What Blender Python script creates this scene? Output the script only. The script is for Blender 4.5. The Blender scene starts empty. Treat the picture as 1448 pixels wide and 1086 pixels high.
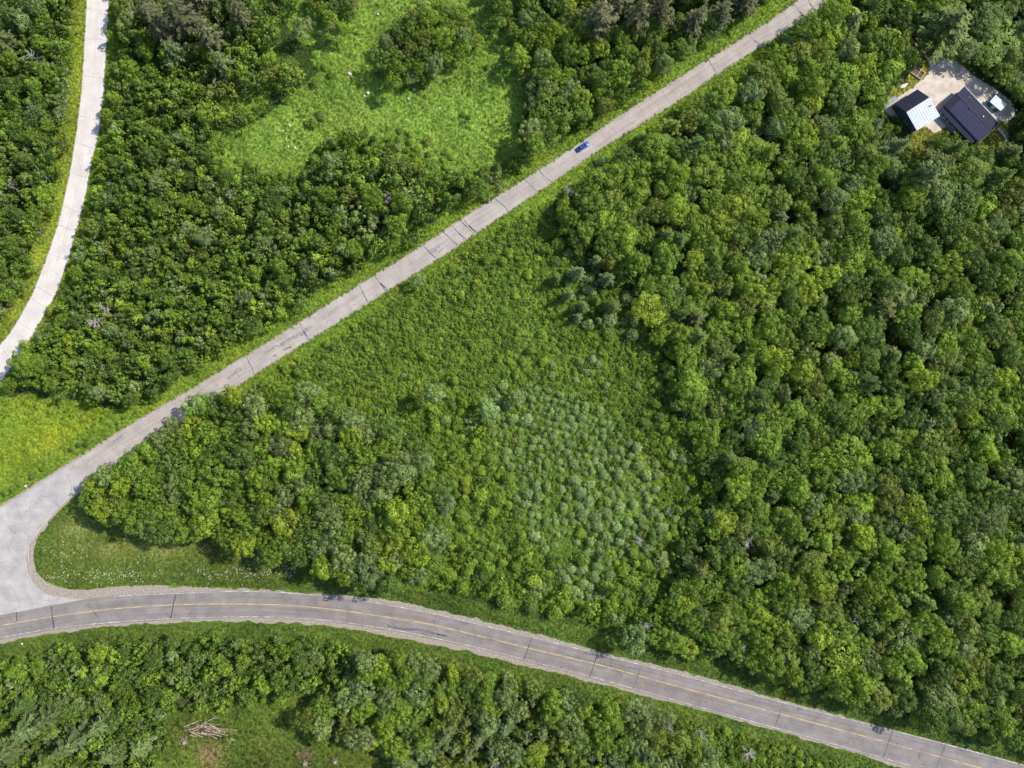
import bpy, math, random
import numpy as np
from mathutils import Vector, Matrix
PI = math.pi
rnd = random.Random(7)
rng = np.random.default_rng(11)
S = bpy.context.scene
COL = S.collection

# ------------------------------------------------------------------ camera, sky, sun
H = 251.0                                   # drone height in metres, looking straight down
GP = 0.25                                   # ground metres per photo pixel
cam = bpy.data.objects.new('Camera', bpy.data.cameras.new('Camera')); COL.objects.link(cam)
cam.location = (0, 0, H)
cam.data.sensor_width = 36; cam.data.lens = 36 * (H / GP) / 1448
cam.data.clip_start = 1; cam.data.clip_end = 6000
S.camera = cam
SUN_EL, SUN_AZ = math.radians(44), math.radians(66)      # azimuth clockwise from +Y
w = bpy.data.worlds.new('World'); S.world = w; w.use_nodes = True
sky = w.node_tree.nodes.new('ShaderNodeTexSky'); sky.sky_type = 'NISHITA'; sky.sun_disc = False
sky.sun_elevation = SUN_EL; sky.sun_rotation = SUN_AZ; sky.altitude = 300
w.node_tree.links.new(sky.outputs[0], w.node_tree.nodes['Background'].inputs[0])
w.node_tree.nodes['Background'].inputs[1].default_value = 0.15
sl = bpy.data.lights.new('Sun', 'SUN'); sl.energy = 4.3; sl.angle = math.radians(1.2); sl.color = (1, .95, .86)
so = bpy.data.objects.new('Sun', sl); COL.objects.link(so); so.location = (100, 50, 150)
sd = Vector((math.cos(SUN_EL) * math.sin(SUN_AZ), math.cos(SUN_EL) * math.cos(SUN_AZ), math.sin(SUN_EL)))
so.rotation_euler = sd.to_track_quat('Z', 'Y').to_euler()
S.view_settings.view_transform = 'Standard'; S.view_settings.look = 'None'
S.view_settings.exposure = 0.57; S.view_settings.gamma = 1
S.cycles.max_bounces = 6; S.cycles.diffuse_bounces = 3; S.cycles.transmission_bounces = 3; S.cycles.glossy_bounces = 2

# ------------------------------------------------------------------ helpers
def W(px, py, h=0.0):
    """ground position of a thing whose point at height h is seen at this place of the survey picture"""
    k = (H - h) / H * GP
    return ((px - 724) * k, (543 - py) * k)
def tag(o, label=None, cat=None, group=None, kind=None):
    if label: o['label'] = label
    if cat: o['category'] = cat
    if group: o['group'] = group
    if kind: o['kind'] = kind
    return o
def mesh_np(name, V, F, mat=None, attrs=None, smooth=False):
    """V (n,3); F (m,k) int array of same-sized faces"""
    V = np.asarray(V, dtype=np.float32); F = np.asarray(F, dtype=np.int32)
    me = bpy.data.meshes.new(name); m, k = F.shape
    me.vertices.add(len(V)); me.vertices.foreach_set('co', V.ravel())
    me.loops.add(m * k); me.loops.foreach_set('vertex_index', F.ravel())
    me.polygons.add(m); me.polygons.foreach_set('loop_start', np.arange(0, m * k, k, dtype=np.int32))
    me.polygons.foreach_set('loop_total', np.full(m, k, dtype=np.int32))
    if smooth: me.polygons.foreach_set('use_smooth', np.ones(m, dtype=bool))
    me.update(calc_edges=True)
    for n, (ty, dom, data) in (attrs or {}).items():
        a = me.attributes.new(n, ty, dom)
        a.data.foreach_set({'FLOAT': 'value', 'INT': 'value', 'FLOAT_COLOR': 'color', 'FLOAT_VECTOR': 'vector'}[ty], np.asarray(data).ravel())
    if mat: me.materials.append(mat)
    return me
def link(name, me, parent=None, loc=None, rot=None):
    o = bpy.data.objects.new(name, me); COL.objects.link(o)
    if parent: o.parent = parent
    if loc is not None: o.location = loc
    if rot is not None: o.rotation_euler = rot
    return o
class MB:
    """collects boxes, tubes and prisms into one mesh"""
    def __init__(s): s.v = []; s.f = []
    def add(s, vs, fs):
        b = len(s.v); s.v += [tuple(v) for v in vs]; s.f += [tuple(b + i for i in f) for f in fs]; return s
    def box(s, x0, x1, y0, y1, z0, z1, M=None):
        vs = [(x, y, z) for z in (z0, z1) for y in (y0, y1) for x in (x0, x1)]
        if M: vs = [tuple(M @ Vector(v)) for v in vs]
        return s.add(vs, [(0, 2, 3, 1), (4, 5, 7, 6), (0, 1, 5, 4), (2, 6, 7, 3), (0, 4, 6, 2), (1, 3, 7, 5)])
    def loft(s, secs, cap=True):
        n = len(secs[0]); b = len(s.v)
        for q in secs: s.v += [tuple(v) for v in q]
        for i in range(len(secs) - 1):
            for j in range(n):
                k = (j + 1) % n
                s.f.append((b + i * n + j, b + i * n + k, b + (i + 1) * n + k, b + (i + 1) * n + j))
        if cap:
            s.f.append(tuple(b + j for j in reversed(range(n)))); s.f.append(tuple(b + (len(secs) - 1) * n + j for j in range(n)))
        return s
    def tube(s, pts, rs, n=6):
        pts = [Vector(p) for p in pts]; secs = []
        for i, p in enumerate(pts):
            d = (pts[min(i + 1, len(pts) - 1)] - pts[max(i - 1, 0)]).normalized()
            a = Vector((0, 0, 1)) if abs(d.z) < .9 else Vector((1, 0, 0))
            u = d.cross(a).normalized(); v = d.cross(u)
            secs.append([p + (u * math.cos(2 * PI * k / n) + v * math.sin(2 * PI * k / n)) * rs[i] for k in range(n)])
        return s.loft(secs)
    def slab(s, poly, t):
        """a plate of thickness t under the planar polygon of 3D points"""
        n = len(poly); lo = [(p[0], p[1], p[2] - t) for p in poly]
        return s.add(list(poly) + lo, [tuple(range(n)), tuple(reversed(range(n, 2 * n)))] + [(i, n + i, n + (i + 1) % n, (i + 1) % n) for i in range(n)])
    def build(s, name, mat, parent=None, smooth=False, bevel=0):
        me = bpy.data.meshes.new(name); me.from_pydata(s.v, [], s.f); me.materials.append(mat)
        if smooth:
            for p in me.polygons: p.use_smooth = True
        import bmesh
        bm = bmesh.new(); bm.from_mesh(me); bmesh.ops.recalc_face_normals(bm, faces=bm.faces)
        if bevel: bmesh.ops.bevel(bm, geom=list(bm.edges), offset=bevel, segments=2, affect='EDGES', clamp_overlap=True)
        bm.to_mesh(me); bm.free()
        return link(name, me, parent)
# lattice noise
def vnoise(x, y, s, seed=0):
    x = np.asarray(x, float) / s; y = np.asarray(y, float) / s
    xi = np.floor(x).astype(np.int64); yi = np.floor(y).astype(np.int64); fx = x - xi; fy = y - yi
    fx = fx * fx * (3 - 2 * fx); fy = fy * fy * (3 - 2 * fy)
    def h(a, b):
        n = (a * 374761393 + b * 668265263 + seed * 974634777) & 0xffffffff
        n = ((n ^ (n >> 13)) * 1274126177) & 0xffffffff
        return ((n ^ (n >> 16)) & 0xffff) / 65535.0
    return (h(xi, yi) * (1 - fx) + h(xi + 1, yi) * fx) * (1 - fy) + (h(xi, yi + 1) * (1 - fx) + h(xi + 1, yi + 1) * fx) * fy
def fbm(x, y, s, seed=0): return .55 * vnoise(x, y, s, seed) + .3 * vnoise(x, y, s * .47, seed + 5) + .15 * vnoise(x, y, s * .22, seed + 9)
def inpoly(x, y, P):
    x = np.asarray(x, float); y = np.asarray(y, float); c = np.zeros(x.shape, bool); n = len(P)
    for i in range(n):
        x0, y0 = P[i]; x1, y1 = P[(i + 1) % n]
        if y0 == y1: continue
        c ^= ((y0 > y) != (y1 > y)) & (x < (x1 - x0) * (y - y0) / (y1 - y0) + x0)
    return c
def dline(x, y, P, closed=False):
    x = np.asarray(x, float); y = np.asarray(y, float); d = np.full(x.shape, 1e9)
    Q = list(P) + ([P[0]] if closed else [])
    for (x0, y0), (x1, y1) in zip(Q[:-1], Q[1:]):
        dx, dy = x1 - x0, y1 - y0; t = np.clip(((x - x0) * dx + (y - y0) * dy) / (dx * dx + dy * dy), 0, 1)
        d = np.minimum(d, np.hypot(x - x0 - t * dx, y - y0 - t * dy))
    return d

# ------------------------------------------------------------------ survey (photo pixels, y down; 1 px = 0.25 m)
DU = [(-140, 790), (0, 718), (100, 655), (180, 604), (277, 547), (380, 484), (480, 421), (579, 360), (661, 305), (762, 242), (815, 207), (881, 162), (960, 111), (1086, 32), (1128, 2), (1200, -52), (1300, -135)]
DL = [(-140, 850), (45, 762), (80, 722), (117, 687), (215, 621), (328, 549), (400, 503), (480, 453), (627, 360), (661, 337), (773, 262), (845, 212), (960, 141), (1022, 98), (1139, 25), (1225, -38), (1325, -120)]
LL = [(122, -140), (123, 0), (116, 123), (109, 182), (99, 245), (83, 315), (68, 360), (46, 416), (20, 463), (0, 489), (-60, 565), (-140, 660)]
LR = [(155, -140), (153, 0), (151, 43), (146, 133), (139, 189), (130, 225), (118, 288), (106, 331), (98, 360), (80, 413), (54, 459), (38, 486), (0, 541), (-50, 610), (-140, 720)]
MNG = [(-140, 872), (40, 850), (110, 838), (168, 831), (253, 829), (337, 831), (404, 835), (480, 841), (547, 847), (648, 868), (756, 895), (851, 921), (960, 947), (1061, 976), (1196, 1013), (1314, 1045), (1448, 1082), (1620, 1130)]
MSG = [(-140, 937), (0, 911), (84, 896), (168, 886), (286, 881), (371, 881), (480, 888), (648, 920), (750, 945), (817, 961), (960, 997), (1095, 1034), (1196, 1063), (1263, 1084), (1448, 1135), (1620, 1184)]
MN = [(-140, 885), (0, 871), (67, 858), (125, 848), (180, 842), (253, 839), (337, 836), (404, 838), (500, 847), (615, 868), (777, 907), (851, 926), (960, 953.5), (1112, 995), (1263, 1033), (1415, 1073), (1620, 1130)]
MC = [(-140, 905), (0, 884.5), (67, 873), (152, 861.5), (246, 855), (337, 854), (404, 855.5), (480, 862.5), (564, 875), (615, 884), (750, 917), (851, 941), (960, 971), (1108, 1010.5), (1263, 1052), (1391, 1087), (1620, 1152)]
MS = [(-140, 925), (0, 902), (67, 890), (135, 882), (241, 874.5), (337, 872), (404, 873), (480, 879), (568, 892.6), (682, 917), (746, 934), (850, 961), (1027, 1010), (1122, 1036), (1263, 1076), (1448, 1128), (1620, 1176)]
XP = [(100, 658), (0, 721), (-140, 793), (-140, 905), (0, 878), (70, 862), (130, 850), (100, 846), (68, 841), (50, 828), (40, 810), (37, 790), (42, 764), (58, 741), (80, 720), (119, 682)]
XG = [(110, 647), (0, 714), (-140, 786), (-140, 930), (0, 893), (140, 870), (240, 829), (168, 829), (124, 834), (96, 833), (67, 824), (51, 808), (47, 784), (53, 760), (74, 730), (119, 690), (130, 672)]
ROADP = [DU + DL[::-1], LL + LR[::-1], MNG + MSG[::-1], XG]
DRIVE = [(1248, 153), (1256, 143), (1270, 137), (1290, 124), (1303, 113), (1312, 105), (1314, 93), (1310, 82), (1290, 62), (1262, 44), (1236, 24), (1225, -10), (1238, -12), (1250, 15), (1278, 36), (1308, 58), (1330, 78), (1345, 82), (1362, 94), (1378, 108), (1408, 126), (1428, 142), (1436, 160), (1425, 172), (1412, 170), (1395, 160), (1340, 178), (1322, 188), (1296, 170), (1260, 164)]
CLEAR = [(1245, 156), (1262, 126), (1280, 112), (1292, 95), (1306, 84), (1350, 82), (1385, 98), (1418, 124), (1446, 150), (1452, 178), (1436, 190), (1422, 206), (1402, 214), (1388, 208), (1374, 196), (1340, 186), (1316, 192), (1308, 220), (1292, 226), (1284, 205), (1288, 190), (1262, 168)]
WEDGE = [(160, -140), (455, -140), (432, -20), (400, -5), (385, 30), (398, 60), (425, 98), (408, 122), (385, 132), (370, 165), (335, 182), (300, 182), (318, 215), (380, 246), (430, 246), (446, 212), (472, 186), (520, 190), (560, 200), (598, 224), (640, 246), (700, 236), (738, 220), (748, 226), (690, 262), (620, 300), (556, 338), (470, 395), (400, 440), (310, 492), (240, 540), (200, 568), (180, 572), (130, 563), (60, 548), (20, 548), (8, 536), (38, 495), (62, 462), (95, 405), (114, 330), (130, 262), (143, 205), (152, 110), (157, 40)]
TOPW = [(700, -140), (1190, -140), (1110, -30), (1060, 14), (1000, 52), (940, 88), (890, 125), (850, 160), (800, 200), (752, 212), (730, 195), (742, 150), (755, 110), (728, 80), (742, 50), (702, 35)]
ISL = [(532, 90), (545, 50), (590, 15), (620, 3), (650, 18), (682, 60), (640, 85), (600, 112), (560, 117)]
ISL2 = [(440, -140), (520, -140), (505, 0), (500, 30), (482, 45), (448, 22)]
LEFTW = [(-140, -140), (96, -140), (97, 0), (93, 100), (83, 190), (68, 275), (40, 360), (8, 430), (-10, 460), (-140, 560)]
RIGHT = [(1200, -140), (1620, -140), (1620, 1112), (1500, 1074), (1440, 1055), (1300, 1018), (1180, 985), (1080, 955), (1000, 930), (930, 905), (885, 893), (920, 870), (950, 830), (960, 760), (1000, 700), (985, 640), (955, 590), (945, 520), (940, 470), (900, 410), (850, 380), (800, 340), (795, 285), (850, 240), (905, 208), (985, 152), (1050, 108), (1110, 66), (1165, 25), (1230, -30)]
FORK = [(285, 541), (320, 543), (340, 562), (380, 548), (440, 553), (480, 578), (540, 600), (590, 640), (620, 680), (638, 740), (620, 795), (560, 832), (500, 825), (450, 800), (380, 785), (300, 757), (230, 757), (170, 742), (128, 722), (118, 697), (140, 665), (192, 628), (243, 590)]
SCRUB = [(780, 285), (790, 340), (850, 385), (900, 415), (935, 470), (940, 520), (950, 590), (985, 645), (1000, 705), (960, 760), (945, 830), (910, 875), (880, 893), (780, 870), (700, 846), (600, 830), (560, 832), (620, 795), (638, 740), (620, 680), (590, 640), (540, 600), (480, 578), (440, 553), (380, 548), (350, 553), (400, 522), (480, 475), (560, 425), (640, 370), (720, 315)]
PALE = [(680, 560), (730, 540), (800, 555), (870, 590), (890, 625), (935, 655), (930, 700), (905, 760), (850, 820), (790, 815), (750, 745), (735, 680), (700, 630)]
SOUTHL = [(-140, 985), (0, 938), (100, 918), (180, 908), (300, 905), (400, 908), (480, 918), (515, 945), (498, 985), (430, 980), (380, 992), (300, 1003), (240, 1006), (232, 1040), (215, 1080), (200, 1200), (-140, 1200)]
SOUTHR = [(500, 925), (600, 940), (700, 957), (780, 978), (850, 995), (935, 1015), (985, 1040), (1010, 1070), (1030, 1220), (640, 1220), (590, 1095), (540, 1062), (490, 1052), (440, 1045), (432, 1005), (500, 985)]
SOUTHE = [(940, 1010), (1100, 1052), (1270, 1100), (1450, 1150), (1500, 1200), (1020, 1220), (1000, 1060)]
MEADOW = [(395, -140), (740, -140), (735, 50), (728, 80), (755, 110), (742, 150), (738, 215), (700, 240), (640, 250), (598, 228), (560, 204), (472, 190), (446, 216), (430, 250), (380, 250), (318, 215), (300, 182), (370, 165), (430, 125), (458, 100), (430, 60), (395, 30)]
YELLOW = [(-140, 580), (0, 560), (60, 560), (130, 572), (190, 580), (240, 555), (270, 550), (100, 650), (0, 712), (-140, 780)]
ISLE = [(119, 690), (74, 730), (53, 760), (47, 784), (51, 808), (67, 824), (96, 833), (124, 834), (168, 829), (253, 828), (404, 834), (480, 841), (540, 838), (450, 800), (300, 757), (170, 742), (120, 720)]
SCLEAR = [(240, 1003), (300, 1003), (430, 980), (432, 1005), (440, 1045), (490, 1052), (540, 1062), (590, 1095), (640, 1200), (205, 1200), (230, 1040)]
def droad(x, y):
    x = np.asarray(x, float); y = np.asarray(y, float); d = np.full(x.shape, 1e9)
    for P in ROADP: d = np.minimum(d, np.where(inpoly(x, y, P), 0, dline(x, y, P, True)))
    return d

# ------------------------------------------------------------------ ground colour and relief
def gcolor(px, py):
    """real base colour of the ground cover (plants and soil) at survey positions"""
    px = np.asarray(px, float); py = np.asarray(py, float)
    wx = px + (fbm(px, py, 22, 1) - .5) * 22; wy = py + (fbm(px, py, 22, 2) - .5) * 22
    c = np.empty(px.shape + (3,)); c[:] = (.045, .075, .014)
    def setc(m, col): c[m] = col
    for P in (WEDGE, TOPW, LEFTW, RIGHT, FORK, ISL, SOUTHL, SOUTHR): setc(inpoly(wx, wy, P), (.040, .065, .016))
    setc(inpoly(wx, wy, WEDGE) & (dline(px, py, MEADOW, True) < 48) & (px > 300) & (py < 245), (.115, .180, .024))
    setc(inpoly(wx, wy, SCRUB), (.105, .170, .026))
    setc(inpoly(wx, wy, PALE), (.100, .165, .024))
    setc(inpoly(wx, wy, SOUTHE), (.065, .105, .018))
    setc(inpoly(wx, wy, SCLEAR), (.085, .120, .018))
    m = inpoly(wx, wy, MEADOW); setc(m & ~inpoly(wx, wy, ISL), (.150, .238, .034))
    setc(inpoly(wx, wy, YELLOW), (.135, .200, .018))
    y2 = np.exp(-((px - 85) / 60) ** 2 - ((py - 618 + .35 * (px - 85)) / 24) ** 2) * inpoly(wx, wy, YELLOW)
    c += y2[..., None] * np.array((.075, .045, .0))
    d = droad(px, py); v = (d < 26 + 8 * (fbm(px, py, 40, 3) - .5)) & ~inpoly(px, py, RIGHT) & ~inpoly(px, py, FORK)
    south = (py > 835) | (inpoly(px, py, ISLE))
    setc(v & south, (.075, .115, .018)); setc(v & ~south, (.130, .195, .020))
    vl = (px < 123 + (200 - py) * .02) & (py < 480) & (d < 26); setc(vl & v, (.160, .205, .022))
    setc(inpoly(px, py, ISLE), (.085, .120, .020))
    b = np.exp(-((px - 112) / 22) ** 2 - ((py - 745) / 16) ** 2) + .5 * np.exp(-((px - 190) / 90) ** 2 - ((py - 775) / 14) ** 2)
    b = b * inpoly(px, py, ISLE) * (.5 + fbm(px, py, 9, 6)); c += b[..., None] * np.array((.09, .07, .03))
    k = inpoly(px, py, CLEAR); setc(k, (.19, .19, .030))
    setc(k & (px + (fbm(px, py, 9, 4) - .5) * 22 > 1372) & (py < 150), (.050, .085, .018)); setc(k & (px > 1425), (.045, .07, .018)); b0 = np.exp(-((px - 285) / 26) ** 2 - ((py - 1032) / 7) ** 2)[..., None]; c = c * (1 - b0) + b0 * np.array((.10, .065, .04))
    b = np.exp(-((px - 298) / 16) ** 2 - ((py - 1064) / 17) ** 2) + np.exp(-((px - 432) / 11) ** 2 - ((py - 1066) / 8) ** 2) + .7 * np.exp(-((px - 1205) / 8) ** 2 - ((py - 605) / 8) ** 2)
    c = c * (1 - np.clip(b, 0, 1)[..., None]) + np.clip(b, 0, 1)[..., None] * np.array((.17, .12, .060))
    s = np.exp(-((px - 820) / 45) ** 2 - ((py - 520) / 20) ** 2) + .8 * np.exp(-((px - 915) / 45) ** 2 - ((py - 660) / 28) ** 2); c += s[..., None] * np.array((.035, .018, .004))
    c *= (.72 + .56 * fbm(px, py, 60, 7))[..., None]
    t = (fbm(px, py, 34, 8) - .5)[..., None]; c = c * (1 + t * np.array((.45, .15, .2)))
    t = np.clip((fbm(px, py, 15, 12) - .58) * 5, 0, 1)[..., None] * .18; c = c * (1 - t) + t * c * np.array((1.35, 1.05, 1.6))
    return np.clip(c, .004, 1)
def relief(px, py):
    f = np.clip((droad(px, py) - 2) / 10, 0, 1) * np.where(inpoly(px, py, CLEAR) | (dline(px, py, DRIVE, True) < 6), 0, 1)
    ca = px * .8 + py * .5 + 9 * fbm(px, py, 30, 24); sa = (py - px * .5) * 1.0 + 9 * fbm(px, py, 30, 25)
    a = 1.1 * vnoise(ca * .45, sa, 5.0, 21) + .5 * vnoise(px, py, 3.1, 22) + .8 * vnoise(px, py, 16, 23)
    amp = np.where(inpoly(px, py, MEADOW), .75, np.where(inpoly(px, py, ISLE), .35, .6))
    return a * .75 * f * amp

# ------------------------------------------------------------------ materials
def mat(name):
    m = bpy.data.materials.new(name); m.use_nodes = True; nt = m.node_tree
    return m, nt, nt.nodes['Principled BSDF'], nt.nodes.new, nt.links.new
def noise_mat(name, c0, c1, scale=1.0, rough=.8, bump=.0, detail=6, metallic=0, spec=.3, lo=.35, hi=.65, dist=.1):
    m, nt, B, N, L = mat(name)
    g = N('ShaderNodeNewGeometry') ; t = N('ShaderNodeTexNoise'); t.inputs['Scale'].default_value = scale; t.inputs['Detail'].default_value = detail
    L(g.outputs['Position'], t.inputs['Vector'])
    r = N('ShaderNodeValToRGB'); r.color_ramp.elements[0].position = lo; r.color_ramp.elements[1].position = hi
    r.color_ramp.elements[0].color = (*c0, 1); r.color_ramp.elements[1].color = (*c1, 1)
    L(t.outputs['Fac'], r.inputs[0]); L(r.outputs[0], B.inputs['Base Color'])
    B.inputs['Roughness'].default_value = rough; B.inputs['Metallic'].default_value = metallic; B.inputs['Specular IOR Level'].default_value = spec
    if bump:
        b = N('ShaderNodeBump'); b.inputs['Strength'].default_value = bump; b.inputs['Distance'].default_value = dist
        L(t.outputs['Fac'], b.inputs['Height']); L(b.outputs[0], B.inputs['Normal'])
    return m
def leaf_mat(name, trans=.4, tsat=(1.15, 1.1, .5), rough=.55, spec=.25):
    m, nt, B, N, L = mat(name)
    a = N('ShaderNodeAttribute'); a.attribute_type = 'INSTANCER'; a.attribute_name = 'tint'
    v = N('ShaderNodeAttribute'); v.attribute_type = 'GEOMETRY'; v.attribute_name = 'lv'
    mx = N('ShaderNodeMix'); mx.data_type = 'RGBA'; mx.blend_type = 'MULTIPLY'; mx.inputs[0].default_value = 1
    L(a.outputs['Color'], mx.inputs[6]); L(v.outputs['Color'], mx.inputs[7])
    L(mx.outputs[2], B.inputs['Base Color']); B.inputs['Roughness'].default_value = rough; B.inputs['Specular IOR Level'].default_value = spec
    tr = N('ShaderNodeBsdfTranslucent'); m2 = N('ShaderNodeMix'); m2.data_type = 'RGBA'; m2.blend_type = 'MULTIPLY'; m2.inputs[0].default_value = 1
    L(mx.outputs[2], m2.inputs[6]); m2.inputs[7].default_value = (*tsat, 1); L(m2.outputs[2], tr.inputs[0])
    ms = N('ShaderNodeMixShader'); ms.inputs[0].default_value = trans
    L(B.outputs[0], ms.inputs[1]); L(tr.outputs[0], ms.inputs[2]); L(ms.outputs[0], nt.nodes['Material Output'].inputs[0])
    return m
M_LEAF = leaf_mat('leaves'); M_NEEDLE = leaf_mat('needles', .22, rough=.6)
M_GRASS = leaf_mat('grass_blades', .35)
M_BARK = noise_mat('bark', (.10, .08, .06), (.22, .19, .16), 3, .9, .3)
M_DEADW = noise_mat('dead_wood', (.22, .19, .17), (.42, .39, .36), 4, .85, .3)
M_LOG = noise_mat('weathered_logs', (.20, .14, .10), (.48, .38, .30), 1.2, .85, .3)
M_ROCK = noise_mat('pale_rock', (.28, .25, .20), (.55, .50, .42), 2, .85, .5)
M_GRAVEL = noise_mat('shoulder_gravel', (.21, .175, .14), (.34, .295, .245), 1.6, .95, .4, 10)
M_DRIVE = noise_mat('driveway_gravel', (.40, .34, .28), (.55, .48, .41), .35, .95, .3, 10)
# ground
m, nt, B, N, L = mat('ground_cover'); M_GROUND = m
a = N('ShaderNodeAttribute'); a.attribute_name = 'gcol'; g = N('ShaderNodeNewGeometry')
t = N('ShaderNodeTexNoise'); t.inputs['Scale'].default_value = 1.1; t.inputs['Detail'].default_value = 8; L(g.outputs['Position'], t.inputs['Vector'])
r = N('ShaderNodeMapRange'); r.inputs['From Min'].default_value = .3; r.inputs['From Max'].default_value = .7; r.inputs['To Min'].default_value = .6; r.inputs['To Max'].default_value = 1.4; L(t.outputs['Fac'], r.inputs[0])
mx = N('ShaderNodeVectorMath'); mx.operation = 'SCALE'; L(a.outputs['Color'], mx.inputs[0]); L(r.outputs[0], mx.inputs['Scale']); L(mx.outputs[0], B.inputs['Base Color'])
B.inputs['Roughness'].default_value = .95; B.inputs['Specular IOR Level'].default_value = .1
b = N('ShaderNodeBump'); b.inputs['Strength'].default_value = .8; b.inputs['Distance'].default_value = .35; L(t.outputs['Fac'], b.inputs['Height']); L(b.outputs[0], B.inputs['Normal'])
def road_mat(name, c0, c1, streak, dirt, crack=.5):
    """worn paving: mottled colour, lengthwise wheel streaks, fine hairline cracks; 'ruv' = metres along and across"""
    m, nt, B, N, L = mat(name)
    u = N('ShaderNodeAttribute'); u.attribute_name = 'ruv'; g = N('ShaderNodeNewGeometry')
    t = N('ShaderNodeTexNoise'); t.inputs['Scale'].default_value = .22; t.inputs['Detail'].default_value = 9; L(g.outputs['Position'], t.inputs['Vector'])
    r = N('ShaderNodeValToRGB'); r.color_ramp.elements[0].position = .35; r.color_ramp.elements[1].position = .68
    r.color_ramp.elements[0].color = (*c0, 1); r.color_ramp.elements[1].color = (*c1, 1); L(t.outputs['Fac'], r.inputs[0])
    mp = N('ShaderNodeMapping'); mp.inputs['Scale'].default_value = (.03, 1.1, 1); L(u.outputs['Vector'], mp.inputs[0])
    t2 = N('ShaderNodeTexNoise'); t2.inputs['Scale'].default_value = 1.0; t2.inputs['Detail'].default_value = 5; L(mp.outputs[0], t2.inputs['Vector'])
    r2 = N('ShaderNodeMapRange'); r2.inputs['From Min'].default_value = .3; r2.inputs['From Max'].default_value = .7; r2.inputs['To Min'].default_value = 1 - streak; r2.inputs['To Max'].default_value = 1 + streak; L(t2.outputs['Fac'], r2.inputs[0])
    s = N('ShaderNodeVectorMath'); s.operation = 'SCALE'; L(r.outputs[0], s.inputs[0]); L(r2.outputs[0], s.inputs['Scale'])
    vo = N('ShaderNodeTexVoronoi'); vo.feature = 'DISTANCE_TO_EDGE'; vo.inputs['Scale'].default_value = .17
    tn = N('ShaderNodeTexNoise'); tn.inputs['Scale'].default_value = .6; tn.inputs['Detail'].default_value = 4; L(g.outputs['Position'], tn.inputs['Vector'])
    ad = N('ShaderNodeVectorMath'); ad.operation = 'MULTIPLY_ADD'; L(tn.outputs['Color'], ad.inputs[0]); ad.inputs[1].default_value = (2.5, 2.5, 0); L(g.outputs['Position'], ad.inputs[2]); L(ad.outputs[0], vo.inputs['Vector'])
    r3 = N('ShaderNodeMapRange'); r3.inputs['From Min'].default_value = .0; r3.inputs['From Max'].default_value = .012; r3.inputs['To Min'].default_value = 1 - crack; r3.inputs['To Max'].default_value = 1; L(vo.outputs['Distance'], r3.inputs[0])
    s2 = N('ShaderNodeVectorMath'); s2.operation = 'SCALE'; L(s.outputs[0], s2.inputs[0]); L(r3.outputs[0], s2.inputs['Scale'])
    t4 = N('ShaderNodeTexNoise'); t4.inputs['Scale'].default_value = 2.6; t4.inputs['Detail'].default_value = 6; L(g.outputs['Position'], t4.inputs['Vector'])
    r4 = N('ShaderNodeMapRange'); r4.inputs['From Min'].default_value = .3; r4.inputs['From Max'].default_value = .7; r4.inputs['To Min'].default_value = 1 - dirt; r4.inputs['To Max'].default_value = 1 + dirt; L(t4.outputs['Fac'], r4.inputs[0])
    s3 = N('ShaderNodeVectorMath'); s3.operation = 'SCALE'; L(s2.outputs[0], s3.inputs[0]); L(r4.outputs[0], s3.inputs['Scale'])
    L(s3.outputs[0], B.inputs['Base Color']); B.inputs['Roughness'].default_value = .9; B.inputs['Specular IOR Level'].default_value = .25
    return m
M_DIAG = road_mat('worn_pale_asphalt', (.305, .266, .240), (.38, .336, .308), .11, .07, .25)
M_LEFT = road_mat('bleached_paving', (.49, .45, .42), (.58, .54, .505), .05, .05, .2)
M_MAIN = road_mat('grey_asphalt', (.180, .158, .148), (.235, .207, .196), .14, .12, .4)
M_CROSS = road_mat('crossing_asphalt', (.305, .278, .262), (.41, .378, .355), .03, .09, .35)
def worn_paint(name, col, under, thr):
    m, nt, B, N, L = mat(name); g = N('ShaderNodeNewGeometry')
    t = N('ShaderNodeTexNoise'); t.inputs['Scale'].default_value = .35; t.inputs['Detail'].default_value = 10; t.inputs['Roughness'].default_value = .7; L(g.outputs['Position'], t.inputs['Vector'])
    r = N('ShaderNodeValToRGB'); r.color_ramp.elements[0].position = thr; r.color_ramp.elements[1].position = thr + .12; r.color_ramp.elements[0].color = (*under, 1); r.color_ramp.elements[1].color = (*col, 1)
    L(t.outputs['Fac'], r.inputs[0]); L(r.outputs[0], B.inputs['Base Color']); B.inputs['Roughness'].default_value = .8; return m
M_YEL = worn_paint('worn_yellow_paint', (.52, .36, .12), (.25, .205, .17), .42)
M_WHT = worn_paint('worn_white_paint', (.55, .52, .49), (.27, .245, .235), .47)
M_TAR = noise_mat('tar_seam', (.035, .04, .055), (.10, .10, .12), .8, .6, 0, 4)
M_TARS = noise_mat('faded_seam', (.20, .18, .18), (.30, .27, .27), .8, .8, 0, 4)
M_PATCH = noise_mat('asphalt_patch', (.075, .075, .085), (.17, .16, .17), 1.4, .8, 0, 8)

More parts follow.
